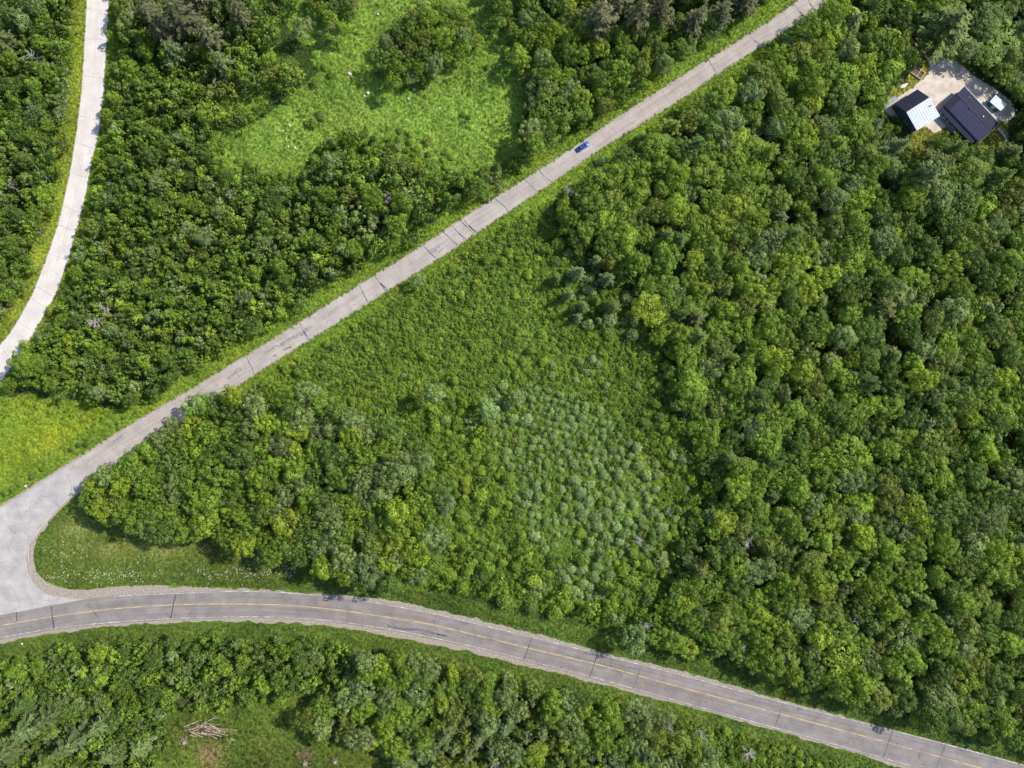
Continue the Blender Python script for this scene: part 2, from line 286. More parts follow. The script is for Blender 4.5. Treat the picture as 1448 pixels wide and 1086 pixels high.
# ------------------------------------------------------------------ ground sheet
def axis(lo, hi, step, far):
    inner = np.arange(lo, hi + step / 2, step); o = []; d = step; x = hi
    while x < far: d *= 1.5; x += d; o.append(x)
    return np.concatenate([-(np.array(o[::-1]) - hi) + lo, inner, o])
gx = axis(-210, 210, .5, 2500); gy = axis(-165, 165, .5, 2500)
GX, GY = np.meshgrid(gx, gy); PX = GX / GP + 724; PY = 543 - GY / GP
GC = gcolor(PX, PY); GZ = relief(PX, PY) * ((abs(GX) < 205) & (abs(GY) < 160))
nx, ny = len(gx), len(gy); idx = np.arange(nx * ny).reshape(ny, nx)
F = np.stack([idx[:-1, :-1], idx[:-1, 1:], idx[1:, 1:], idx[1:, :-1]], -1).reshape(-1, 4)
me = mesh_np('ground', np.stack([GX, GY, GZ], -1).reshape(-1, 3), F, M_GROUND, {'gcol': ('FLOAT_COLOR', 'POINT', np.concatenate([GC.reshape(-1, 3), np.ones((nx * ny, 1))], 1))}, True)
tag(link('ground', me), kind='structure')
def gz(x, y):
    return float(relief(np.array([x / GP + 724]), np.array([543 - y / GP]))[0])

# ------------------------------------------------------------------ roads
def resample(P, step):
    P = np.array(P, float); Q = [P[0]]
    Pp = np.vstack([2 * P[0] - P[1], P, 2 * P[-1] - P[-2]])
    for i in range(1, len(Pp) - 2):
        p0, p1, p2, p3 = Pp[i - 1:i + 3]; n = max(1, int(np.hypot(*(p2 - p1)) / step))
        for k in range(1, n + 1):
            t = k / n; tt = (0, t, t * t, t ** 3)
            q = .5 * (2 * p1 + (p2 - p0) * t * 1 + (2 * p0 - 5 * p1 + 4 * p2 - p3) * t * t + (3 * p1 - p0 - 3 * p2 + p3) * t ** 3)
            lin = p1 + (p2 - p1) * t; Q.append(.5 * q + .5 * lin)
    return np.array(Q)
def along(P, n):
    d = np.concatenate([[0], np.cumsum(np.hypot(*np.diff(P, axis=0).T))]); s = np.linspace(0, d[-1], n)
    return np.stack([np.interp(s, d, P[:, 0]), np.interp(s, d, P[:, 1])], 1), s
def ribbon(name, A, Bq, z, mt, jit=0, cross=6):
    A, sa = along(resample(A, 6), 420); Bq, _ = along(resample(Bq, 6), 420)
    if jit:
        dn = (Bq - A) / np.hypot(*(Bq - A).T)[:, None]
        A = A - dn * ((fbm(A[:, 0], A[:, 1], 9, 31) - .5) * jit)[:, None]; Bq = Bq + dn * ((fbm(Bq[:, 0], Bq[:, 1], 9, 32) - .5) * jit)[:, None]
    V = []; U = []
    for k in range(cross + 1):
        t = k / cross; P = A * (1 - t) + Bq * t; wd = np.hypot(*(Bq - A).T) * GP
        V.append(np.stack([(P[:, 0] - 724) * GP, (543 - P[:, 1]) * GP, np.full(len(P), z)], 1)); U.append(np.stack([sa * GP, t * wd, 0 * sa], 1))
    V = np.array(V).transpose(1, 0, 2).reshape(-1, 3); U = np.array(U).transpose(1, 0, 2).reshape(-1, 3)
    id = np.arange(len(V)).reshape(-1, cross + 1)
    F = np.stack([id[:-1, :-1], id[:-1, 1:], id[1:, 1:], id[1:, :-1]], -1).reshape(-1, 4)
    return tag(link(name, mesh_np(name, V, F, mt, {'ruv': ('FLOAT_VECTOR', 'POINT', U)})), kind='structure')
def sheet(name, P, z, mt):
    me = bpy.data.meshes.new(name); Q = resample(P + [P[0]], 5)[:-1]
    me.from_pydata([((x - 724) * GP, (543 - y) * GP, z) for x, y in Q], [], [tuple(range(len(Q)))]); me.materials.append(mt)
    at = me.attributes.new('ruv', 'FLOAT_VECTOR', 'POINT'); at.data.foreach_set('vector', [c for x, y in Q for c in (x * GP, y * GP, 0)])
    return tag(link(name, me), kind='structure')
def off(P, d):
    P = np.array(P, float); T = np.gradient(P, axis=0); T /= np.hypot(*T.T)[:, None]
    return [tuple(p) for p in P + np.stack([-T[:, 1], T[:, 0]], 1) * d]
ribbon('road_shoulder', off(DU, -2.6), off(DL, 2.6), .012, M_GRAVEL, 4)
ribbon('road_shoulder', off(MNG, 1.0), off(MSG, -1.5), .016, M_GRAVEL, 7)
ribbon('road_shoulder', off(LL, 1.2), off(LR, -1.0), .012, M_GRAVEL, 3)
sheet('gravel_apron', XG, .020, M_GRAVEL)
ribbon('country_road', DU, DL, .028, M_DIAG, 1.5)
ribbon('pale_road', LL, LR, .028, M_LEFT, 1.0)
sheet('junction', XP, .034, M_CROSS)
ribbon('main_road', off(MN, -1.2), off(MS, 2.2), .042, M_MAIN, .8)
sheet('driveway', DRIVE, .012, M_DRIVE)
def stripe(name, P, wd, z, mt, s0=0, s1=1, dash=None):
    Q, s = along(resample(P, 5), 600); a, b2 = int(s0 * 599), int(s1 * 599); Q = Q[a:b2 + 1]
    T = np.gradient(Q, axis=0); T /= np.hypot(*T.T)[:, None]; Nn = np.stack([-T[:, 1], T[:, 0]], 1) * wd / 2 / GP
    V = np.concatenate([Q - Nn, Q + Nn]); n = len(Q); V = np.stack([(V[:, 0] - 724) * GP, (543 - V[:, 1]) * GP, np.full(2 * n, z)], 1)
    i = np.arange(n - 1); F = np.stack([i, i + 1, n + i + 1, n + i], 1)
    return tag(link(name, mesh_np(name, V, F, mt)), kind='structure')
stripe('centre_line', off(MC, 0.0), .30, .048, M_YEL)
stripe('edge_line', MN, .26, .048, M_WHT, .17, 1)
stripe('edge_line', MS, .20, .048, M_WHT, .0, 1)
# seams, cracks and patches in the paving: thin sheets on each road
def crackset(name, segs, z, mt):
    V = []; F = []
    for (x0, y0, x1, y1, wd) in segs:
        n = max(3, int(math.hypot(x1 - x0, y1 - y0) / 3)); L_ = math.hypot(x1 - x0, y1 - y0); nx_, ny_ = -(y1 - y0) / L_, (x1 - x0) / L_
        b = len(V); o = 0
        for k in range(n + 1):
            t = k / n; o += rnd.uniform(-.5, .5) * min(1, L_ / 25); e = o * math.sin(PI * t) ; ww = wd / GP / 2 * rnd.uniform(.5, 1.3)
            cx, cy = x0 + (x1 - x0) * t + nx_ * e, y0 + (y1 - y0) * t + ny_ * e
            for s in (-1, 1): V.append(((cx + s * nx_ * ww - 724) * GP, (543 - cy - s * ny_ * ww) * GP, z))
        for k in range(n): F.append((b + 2 * k, b + 2 * k + 1, b + 2 * k + 3, b + 2 * k + 2))
    me = bpy.data.meshes.new(name); me.from_pydata(V, [], F); me.materials.append(mt); return tag(link(name, me), kind='structure')
RD = []; RF = []
A_, _ = along(resample(DU, 6), 1000); B_, _ = along(resample(DL, 6), 1000)
def cross_at(Aq, Bq, i, skew=0): a = Aq[i]; k = int(np.argmin(np.hypot(*(Bq - a).T))) + skew; k = max(0, min(len(Bq) - 1, k)); return (*a, *Bq[k])
i = 60
while i < 985:
    s = cross_at(A_, B_, i, rnd.randint(-2, 2)); dark = rnd.random()
    (RD if dark > .8 else RF).append((*s, rnd.uniform(.16, .36) if dark > .8 else rnd.uniform(.10, .25)))
    if dark > .85: RD.append((s[0] * .5 + s[2] * .5, s[1] * .5 + s[3] * .5, s[2] + 3, s[3] - 1, .5))
    i += rnd.randint(11, 19)
for x in (598, 626, 651, 700, 742, 762): 
    i = int(np.argmin(abs(A_[:, 0] - x))); RD.append((*cross_at(A_, B_, i, 3), .38))
C_ = (A_ + B_) / 2
for i in range(120, 960, 12):
    if rnd.random() < .8: RF.append((*C_[i], *C_[i + 11], .09))
for k in range(26):     # wandering short cracks
    i = rnd.randint(100, 940); t = rnd.uniform(.1, .9); p = A_[i] * (1 - t) + B_[i] * t; a = rnd.uniform(0, PI); l = rnd.uniform(3, 9)
    RF.append((*p, p[0] + l * math.cos(a), p[1] + l * math.sin(a) * .5, .12))
for (x0, y0, x1, y1) in ((392, 490, 403, 486), (401, 495, 412, 490), (386, 504, 391, 502), (160, 625, 168, 620), (169, 619, 173, 616), (396, 487, 408, 480), (620, 357, 628, 350)): RD.append((x0, y0, x1, y1, .35))
crackset('road_seams', RD, .034, noise_mat('weathered_tar', (.07, .07, .08), (.20, .19, .19), .5, .7, 0, 5)); crackset('road_seams', RF, .031, M_TARS)
crackset('road_patch', [(322, 536, 341, 521, 1.0), (408, 481, 440, 462, 1.6), (372, 500, 392, 488, 1.0), (606, 358, 622, 348, 1.6)], .0325, M_PATCH if False else M_TARS)
RD = []; RF = []
A_, _ = along(resample(LL, 6), 800); B_, _ = along(resample(LR, 6), 800)
for y in (-40, 12, 53, 107, 163, 200, 243, 290, 318, 358, 404, 421, 455):
    i = int(np.argmin(abs(A_[:, 1] - y))); (RD if rnd.random() < .4 else RF).append((*cross_at(A_, B_, i, 2), .16))
C_ = (A_ + B_) / 2
for i in range(100, 700, 10): RF.append((*C_[i], *C_[i + 9], .08))
crackset('road_seams', RD + RF, .033, noise_mat('pale_seam', (.26, .23, .22), (.45, .40, .38), .6, .8))
RD = []; RF = []
for x, wd in ((24, .45), (72, .5), (246, .5), (752, .35), (845, .32), (906, .2), (1108, .2), (1263, .28), (1336, .22)):
    A_, _ = along(resample(MN, 6), 1200); B_, _ = along(resample(MS, 6), 1200); i = int(np.argmin(abs(A_[:, 0] - x)))
    q = cross_at(A_, B_, i, -2 if x > 500 else 0)
    if x == 24: q = (24, 866, 24, 878)
    if x == 246: q = (249, 840, 241, 875)
    RD.append((*q, wd))
for k in range(46):
    t = rnd.uniform(.15, .9); i = rnd.randint(450, 1150); p = A_[i] * (1 - t) + B_[min(i, 1199)] * t; l = rnd.uniform(5, 16)
    RF.append((*p, *(p + (A_[min(i + 8, 1199)] - A_[i]) / np.hypot(*(A_[min(i + 8, 1199)] - A_[i])) * l), rnd.uniform(.08, .2)))
crackset('road_seams', RD, .052, M_TAR); crackset('road_seams', RF, .0505, M_PATCH)
crackset('road_patch', [(548, 885, 592, 890, .9), (592, 890, 632, 899, .5), (800, 926, 868, 943, .35), (824, 922, 846, 928, .5), (610, 896, 640, 902, .3)], .0515, M_PATCH)
RF = [(0, 796, 40, 786, .12), (0, 803, 40, 789, .10), (25, 742, 58, 735, .10), (18, 830, 30, 858, .10), (60, 700, 84, 716, .12), (36, 712, 52, 738, .10), (8, 770, 30, 800, .10), (12, 850, 60, 846, .10), (0, 760, 22, 752, .08), (70, 668, 96, 702, .14), (130, 632, 150, 662, .14), (2, 835, 36, 828, .08)]
crackset('road_seams', RF, .040, M_TARS)
TY = []
for k in range(7):      # faint tyre sweeps turning through the junction
    r0 = 30 + k * 7 + rnd.uniform(-2, 2); pts = [(118 - (k * 9) - 40 * math.sin(a), 792 - (k * 2) + r0 * math.cos(a) * 1.1) for a in (-.2, .3, .8, 1.3, 1.8, 2.3)]
    TY += [(*p, *q, .22) for p, q in zip(pts[:-1], pts[1:]) if inpoly(np.array([p[0], q[0]]), np.array([p[1], q[1]]), XP).all()]
crackset('tyre_marks', TY, .0385, noise_mat('rubber_marks', (.25, .24, .24), (.36, .345, .335), .7, .9, 0, 6))
crackset('worn_gravel_track', [(44, 812, 40, 770, .2), (40, 770, 72, 728, .2), (20, 870, 90, 852, .12)], .038, M_DRIVE)

# ------------------------------------------------------------------ plant prototypes (unit crown radius)
def quads(C, Nn, s, asp=1.0, axis_=None):
    """C centres (n,3), Nn normals, s sizes -> verts, faces"""
    n = len(C); Nn = Nn / np.linalg.norm(Nn, axis=1)[:, None]
    r = rng.normal(size=(n, 3)) if axis_ is None else axis_
    U = np.cross(Nn, r); U /= np.linalg.norm(U, axis=1)[:, None] + 1e-9; Vv = np.cross(Nn, U)
    if axis_ is not None: U, Vv = Vv, U
    s = np.asarray(s)[:, None]; a = s * asp
    j = lambda: rng.uniform(.75, 1.25, (n, 1))
    V = np.stack([C - U * a * j() * .5 , C - Vv * s * j() * .5 + Nn * s * .12, C + U * a * j() * .5, C + Vv * s * j() * .5 + Nn * s * .12], 1).reshape(-1, 3)
    return V, np.arange(4 * n).reshape(n, 4)
def leafmesh(name, C, Nn, s, lv, m, asp=1.0, ax=None):
    V, F = quads(C, Nn, s, asp, ax); L3 = np.repeat(np.clip(lv, .3, 1.9), 4)
    col = np.stack([L3 * 1.0, L3, L3 * .95, np.ones_like(L3)], 1)
    return mesh_np(name, V, F, m, {'lv': ('FLOAT_COLOR', 'POINT', col)})
def sph(n): v = rng.normal(size=(n, 3)); return v / np.linalg.norm(v, axis=1)[:, None]
def lobed(nl, per, cz, a, bz, lr, leaf, low=-.35, droop=0, cone=0, mt=None, name='crown', up=.35, rough=.12):
    """crown of leaf-covered lobes on an uneven ellipsoid; cz centre height, a x-semi, bz z-semi"""
    Cs = []; Ns = []; Ls = []
    k = np.arange(nl); ph = k * 2.39996 + rng.uniform(0, 6); zz = 1 - (k + .5) / nl * (1 - low); rr = np.sqrt(np.clip(1 - zz * zz, 0, 1))
    ax_, ay_ = rng.uniform(.78, 1.18), rng.uniform(.82, 1.2)
    for i in range(nl):
        rad = rng.uniform(.55, 1.12) if i else .8
        R = lr * rng.uniform(.6, 1.45)
        cc = np.array([rr[i] * math.cos(ph[i]) * a * ax_ * (1 - R * .8), rr[i] * math.sin(ph[i]) * a * ay_ * (1 - R * .8), zz[i] * bz * (1 - R * .5)]) * rad
        if cone: cc[:2] *= 1 - cone * (zz[i] + .3) * .5
        n = int(per * (R / lr) ** 2); d = sph(n); d[:, 2] = np.where(d[:, 2] < -.35, -d[:, 2], d[:, 2])
        sq = np.array([1, 1, .85]); P = cc + d * R * sq * rng.uniform(1 - rough * 2.2, 1 + rough, (n, 1)); P[:, 2] += cz - droop * np.hypot(P[:, 0], P[:, 1])
        Cs.append(P); Ns.append(d + rng.normal(size=(n, 3)) * .22 + np.array([0, 0, up])); Ls.append(rng.uniform(.72, 1.3) * rng.uniform(.75, 1.25, n))
    C = np.concatenate(Cs); return leafmesh(name, C, np.concatenate(Ns), leaf * rng.uniform(.7, 1.35, len(C)), np.concatenate(Ls), mt or M_LEAF)
def trunk_mesh(h, r, top=None, forks=4, mt=None):
    b = MB(); b.tube([(0, 0, -.05), (rnd.uniform(-.03, .03), rnd.uniform(-.03, .03), h * .5), (0, 0, h)], [r, r * .7, r * .25], 6)
    for k in range(forks):
        a = k * 2.4 + rnd.random(); z = h * rnd.uniform(.45, .8); l = (top or .5) * rnd.uniform(.7, 1)
        b.tube([(0, 0, z), (math.cos(a) * l * .5, math.sin(a) * l * .5, z + l * .35), (math.cos(a) * l, math.sin(a) * l, z + l * .6)], [r * .45, r * .3, r * .1], 5)
    me = bpy.data.meshes.new('trunk'); me.from_pydata(b.v, [], b.f); me.materials.append(mt or M_BARK); return me
PROT = {}
PROT['broad'] = [(lobed(nl, per, 2.0, 1, .95, lr, leaf, name='crown', up=.15, rough=.08), trunk_mesh(2.5, .075)) for nl, per, lr, leaf in
                 ((44, 52, .20, .085), (34, 62, .24, .09), (54, 44, .18, .08), (40, 56, .21, .09), (30, 72, .255, .09), (48, 48, .195, .085))]
def clumpy(nl, per, hh, lr, leaf, el):
    """irregular many-stemmed crown: upright lobes of uneven height scattered over a lopsided footprint"""
    Cs = []; Ns = []; Ls = []; ex, ey = rng.uniform(.7, 1.15), rng.uniform(.7, 1.15); ph = rng.uniform(0, 6.28)
    for i in range(nl):
        a = rng.uniform(0, 6.28); q = rng.uniform(0, 1) ** .6 * .85; R = lr * rng.uniform(.55, 1.35); x, y = q * math.cos(a) * ex, q * math.sin(a) * ey
        top = hh * (1 - .45 * q) * rng.uniform(.72, 1.12); n = int(per * (R / lr) ** 1.5); d = sph(n); d[:, 2] = np.where(d[:, 2] < -.5, -d[:, 2], d[:, 2])
        sh = d * np.array([1, 1, el]) * (1 - .25 * np.clip(d[:, 2:3], 0, 1) * np.array([1, 1, 0])); P = np.array([x * math.cos(ph) - y * math.sin(ph), x * math.sin(ph) + y * math.cos(ph), top - R * el]) + sh * R * rng.uniform(.8, 1.1, (n, 1))
        Cs.append(P); Ns.append(d * np.array([1, 1, .8]) + rng.normal(size=(n, 3)) * .25 + np.array([0, 0, .15])); Ls.append(rng.uniform(.72, 1.3) * rng.uniform(.78, 1.22, n))
    C = np.concatenate(Cs); return leafmesh('crown', C, np.concatenate(Ns), leaf * rng.uniform(.7, 1.3, len(C)), np.concatenate(Ls), M_LEAF)
PROT['young'] = [(clumpy(nl, per, hh, lr, leaf, el), trunk_mesh(hh * .7, .05)) for nl, per, hh, lr, leaf, el in
                 ((11, 30, 3.3, .30, .17, 1.7), (8, 36, 3.0, .36, .19, 1.5), (15, 24, 3.5, .25, .16, 1.9), (6, 44, 3.4, .42, .19, 1.6), (13, 28, 2.8, .30, .17, 1.2), (10, 32, 3.8, .28, .17, 2.2))]
def conifer(nw, nb, hh, droop, fill, leaf, m, base=.25):
    Cs = []; Ns = []; Ax = []; Ls = []
    for i in range(nw):
        t = i / (nw - 1); z = hh * (base + (1 - base) * t); rad = (1 - t) ** .75 * (1 if i else .85) + .04; nbb = max(4, int(nb * (1 - t * .5)))
        for j in range(nbb):
            a = 2 * PI * j / nbb + i * .9 + rng.uniform(-.25, .25); R = rad * rng.uniform(.65, 1.1); n = max(4, int(fill * R)); s = rng.uniform(.1, 1, n) ** .8
            side = rng.normal(size=n) * .10 * (1.2 - s) * R * 1.6; ca, sa = math.cos(a), math.sin(a)
            P = np.stack([s * R * ca - side * sa, s * R * sa + side * ca, z - droop * s * R + .10 * s ** 2 * R + rng.normal(size=n) * .02], 1)
            Cs.append(P); Ns.append(np.stack([ca * .4 + rng.normal(size=n) * .3, sa * .4 + rng.normal(size=n) * .3, np.ones(n)], 1))
            d = np.sign(side) * .8; Ax.append(np.stack([ca - d * sa, sa + d * ca, 0 * s], 1)); Ls.append(rng.uniform(.7, 1.15) * (.75 + .4 * s) * rng.uniform(.85, 1.15, n))
    C = np.concatenate(Cs); return leafmesh('crown', C, np.concatenate(Ns), leaf * rng.uniform(.7, 1.3, len(C)), np.concatenate(Ls), m, 2.6, np.concatenate(Ax))
PROT['spruce'] = [(conifer(nw, nb, 3.6, dr, f, .075, M_NEEDLE), trunk_mesh(3.4, .055, .3, 0)) for nw, nb, dr, f in ((11, 9, .35, 42), (9, 8, .3, 50), (13, 10, .42, 34))]
PROT['pine'] = [(conifer(nw, nb, 4.4, dr, f, .085, M_NEEDLE, .42), trunk_mesh(4.2, .05, .5, 8)) for nw, nb, dr, f in ((9, 8, .1, 44), (8, 7, .05, 52))]
PROT['shrub'] = [(lobed(nl, per, .75, 1, .75, lr, leaf, low=-.2, name='foliage', up=.5), trunk_mesh(.7, .05, .5, 5)) for nl, per, lr, leaf in ((12, 36, .46, .20), (9, 44, .52, .19), (15, 30, .42, .18))]
PROT['round'] = [(lobed(nl, per, .75, 1, .8, lr, leaf, low=-.3, name='foliage', up=.2, rough=.07, mt=M_NEEDLE), trunk_mesh(.6, .06, .4, 4)) for nl, per, lr, leaf in ((7, 100, .52, .13), (10, 80, .44, .13), (6, 120, .58, .14), (13, 60, .38, .13))]
def scrubmesh(n, nl):
    Cs = []; Ns = []; Ls = []
    for i in range(nl):
        a = rng.uniform(0, 6.28); r0 = rng.uniform(0, .75); R = rng.uniform(.28, .5); zc = rng.uniform(.15, .5); m_ = n // nl; d = sph(m_); d[:, 2] = abs(d[:, 2])
        Cs.append(np.array([r0 * math.cos(a), r0 * math.sin(a), zc]) + d * R * np.array([1, 1, .8]) * rng.uniform(.7, 1.1, (m_, 1))); Ns.append(d + rng.normal(size=(m_, 3)) * .55 + np.array([0, 0, .4])); Ls.append(rng.uniform(.75, 1.25) * rng.uniform(.75, 1.25, m_))
    C = np.concatenate(Cs); return leafmesh('scrub', C, np.concatenate(Ns), .25 * rng.uniform(.6, 1.3, len(C)), np.concatenate(Ls), M_LEAF)
def dead_unit(seed, nb):
    q = random.Random(seed); b = MB(); h = 2.7
    for k in range(nb):
        a = k * 2.4 + q.random(); z = h * q.uniform(.45, .98); l = q.uniform(.5, 1) * (1.2 - z / h * .4); m_ = Vector((math.cos(a) * l * .5, math.sin(a) * l * .5, z + l * .15)); e = Vector((math.cos(a) * l, math.sin(a) * l, z + l * q.uniform(.2, .5)))
        b.tube([(0, 0, z), m_, e], [.035, .025, .010], 5)
        for j in range(5):
            t = q.uniform(.3, .95); s_ = Vector((0, 0, z)).lerp(m_, t * 2) if t < .5 else m_.lerp(e, t * 2 - 1); aa = a + q.choice((-1, 1)) * q.uniform(.4, 1.0); ll = l * q.uniform(.2, .45)
            b.tube([s_, s_ + Vector((math.cos(aa) * ll, math.sin(aa) * ll, ll * .3))], [.018, .008], 4)
    me = bpy.data.meshes.new('bare_branches'); me.from_pydata(b.v, [], b.f); me.materials.append(M_DEADW); return me
PROT['dead'] = [(dead_unit(s_, nb), trunk_mesh(2.7, .06, .3, 0, M_DEADW)) for s_, nb in ((4, 14), (5, 20), (6, 11))]
SCR = [scrubmesh(170, 5), scrubmesh(150, 4), scrubmesh(190, 7), scrubmesh(120, 3)]
def tuft(n, h, lean, sz):
    a = rng.uniform(0, 6.28, n); r = rng.uniform(.0, .8, n) ** .7; C = np.stack([r * np.cos(a), r * np.sin(a), h * (1 - r * .6) * rng.uniform(.5, 1, n)], 1)
    Nn = np.stack([np.cos(a) * r * 1.1 + rng.normal(size=n) * .35, np.sin(a) * r * 1.1 + rng.normal(size=n) * .35, np.ones(n) * .8], 1)
    Ax = np.stack([np.cos(a), np.sin(a), 0 * a + .5], 1); return leafmesh('tuft', C, Nn, sz * rng.uniform(.7, 1.3, n), rng.uniform(.7, 1.3, n), M_GRASS, 2.4, Ax)
TUF = [tuft(34, .5, .3, .20), tuft(26, .65, .3, .22), tuft(44, .4, .3, .17)]
def scatter_stuff(name, protos, pts, rot, scl, tint, label):
    """one object: geometry nodes put a plant mesh on every point"""
    n = len(pts); hold = [bpy.data.objects.new(name + '_source', p) for p in protos]
    at = {'tint': ('FLOAT_COLOR', 'POINT', np.concatenate([tint, np.ones((n, 1))], 1)), 'pid': ('INT', 'POINT', rng.integers(0, len(protos), n).astype(np.int32)),
          'rot': ('FLOAT_VECTOR', 'POINT', np.asarray(rot, np.float32)), 'scl': ('FLOAT_VECTOR', 'POINT', np.asarray(scl, np.float32))}
    me = bpy.data.meshes.new(name); me.vertices.add(n); me.vertices.foreach_set('co', np.asarray(pts, np.float32).ravel())
    for k, (ty, dom, data) in at.items():
        a = me.attributes.new(k, ty, dom); a.data.foreach_set({'INT': 'value', 'FLOAT_COLOR': 'color', 'FLOAT_VECTOR': 'vector'}[ty], np.asarray(data).ravel())
    g = bpy.data.node_groups.new(name, 'GeometryNodeTree')
    g.interface.new_socket('Geometry', in_out='INPUT', socket_type='NodeSocketGeometry'); g.interface.new_socket('Geometry', in_out='OUTPUT', socket_type='NodeSocketGeometry')
    N = g.nodes.new; L = g.links.new; gi = N('NodeGroupInput'); go = N('NodeGroupOutput'); j = N('GeometryNodeJoinGeometry')
    for p in reversed(hold):
        oi = N('GeometryNodeObjectInfo'); oi.inputs[0].default_value = p; gt = N('GeometryNodeGeometryToInstance'); L(oi.outputs['Geometry'], gt.inputs[0]); L(gt.outputs[0], j.inputs[0])
    iop = N('GeometryNodeInstanceOnPoints'); iop.inputs['Pick Instance'].default_value = True; L(gi.outputs[0], iop.inputs['Points']); L(j.outputs[0], iop.inputs['Instance'])
    for nm, ty, tgt in (('pid', 'INT', 'Instance Index'), ('rot', 'FLOAT_VECTOR', 'Rotation'), ('scl', 'FLOAT_VECTOR', 'Scale')):
        x = N('GeometryNodeInputNamedAttribute'); x.data_type = ty; x.inputs[0].default_value = nm; L(x.outputs['Attribute'], iop.inputs[tgt])
    L(iop.outputs[0], go.inputs[0])
    o = link(name, me); md = o.modifiers.new('scatter', 'NODES'); md.node_group = g
    return tag(o, label, kind='stuff')

# ------------------------------------------------------------------ where the plants stand
MID, DARK, YEL, GREY, BRI = (.165, .252, .034), (.112, .178, .034), (.240, .322, .036), (.195, .260, .088), (.205, .308, .036)
OLIVE, BROWN, PALEG, SILV = (.172, .222, .042), (.180, .188, .085), (.235, .325, .110), (.240, .325, .122)
TONE = [(MID, 'mid-green'), (DARK, 'dark-green'), (YEL, 'yellow-green'), (GREY, 'grey-green'), (BRI, 'bright-green'), (OLIVE, 'olive'), (BROWN, 'brownish'), (PALEG, 'pale-green'), (SILV, 'silvery')]
def tone_name(t): return dict((c, n) for c, n in TONE)[t]
plants = []      # kind, px, py, r(px), tone, zone text, colour jitter
def add(kind, px, py, r, tone, zone): plants.append([kind, px, py, r, tone, zone])
# plants one can pick out in the photo
for (x, y, r, t) in ((850, 22, 27, BROWN), (905, 18, 22, BROWN), (942, 12, 18, BROWN), (985, 12, 20, BROWN), (1030, 6, 18, BROWN), (1068, -4, 16, BROWN), (880, -18, 22, BROWN), (930, -30, 24, BROWN), (1000, -35, 24, BROWN)):
    add('pine', x, y, r, t, 'by the top edge above the diagonal road')
for (x, y, r, t) in ((222, 30, 22, BROWN), (256, 18, 24, BROWN), (290, 46, 20, BROWN), (240, 62, 18, GREY), (205, 4, 18, BROWN), (330, 20, 18, BROWN), (270, -20, 26, BROWN), (310, 82, 14, GREY)):
    add('pine', x, y, r, t, 'in the upper left wood')
for (x, y, r, t) in ((1345, 34, 36, OLIVE), (1332, 222, 22, OLIVE), (1364, 205, 17, MID), (1318, 246, 20, GREY), (1310, 60, 15, MID)):
    add('pine', x, y, r, t, 'beside the house clearing')
for (x, y, r, t) in ((1258, 440, 26, OLIVE), (1232, 545, 24, DARK), (1270, 502, 22, OLIVE), (12, 20, 22, DARK), (-10, 50, 22, GREY), (30, 1040, 26, GREY), (70, 1015, 22, GREY), (100, 1055, 25, GREY), (60, 1080, 22, OLIVE), (140, 1030, 19, GREY), (150, 1075, 20, GREY), (0, 1075, 22, GREY), (190, 1060, 18, PALEG), (20, 1000, 18, DARK),
                     (816, 385, 12, PALEG), (842, 365, 11, PALEG), (826, 432, 10, PALEG), (803, 415, 11, GREY), (870, 430, 14, OLIVE), (860, 392, 13, GREY), (882, 385, 12, OLIVE), (700, 1075, 17, GREY), (676, 1050, 15, GREY), (640, 1065, 15, GREY), (1440, 212, 20, OLIVE), (1418, 246, 22, MID), (1240, 175, 16, GREY), (1270, 200, 18, GREY), (1250, 215, 15, GREY)):
    add('spruce', x, y, r, t, 'standing among leafy trees')
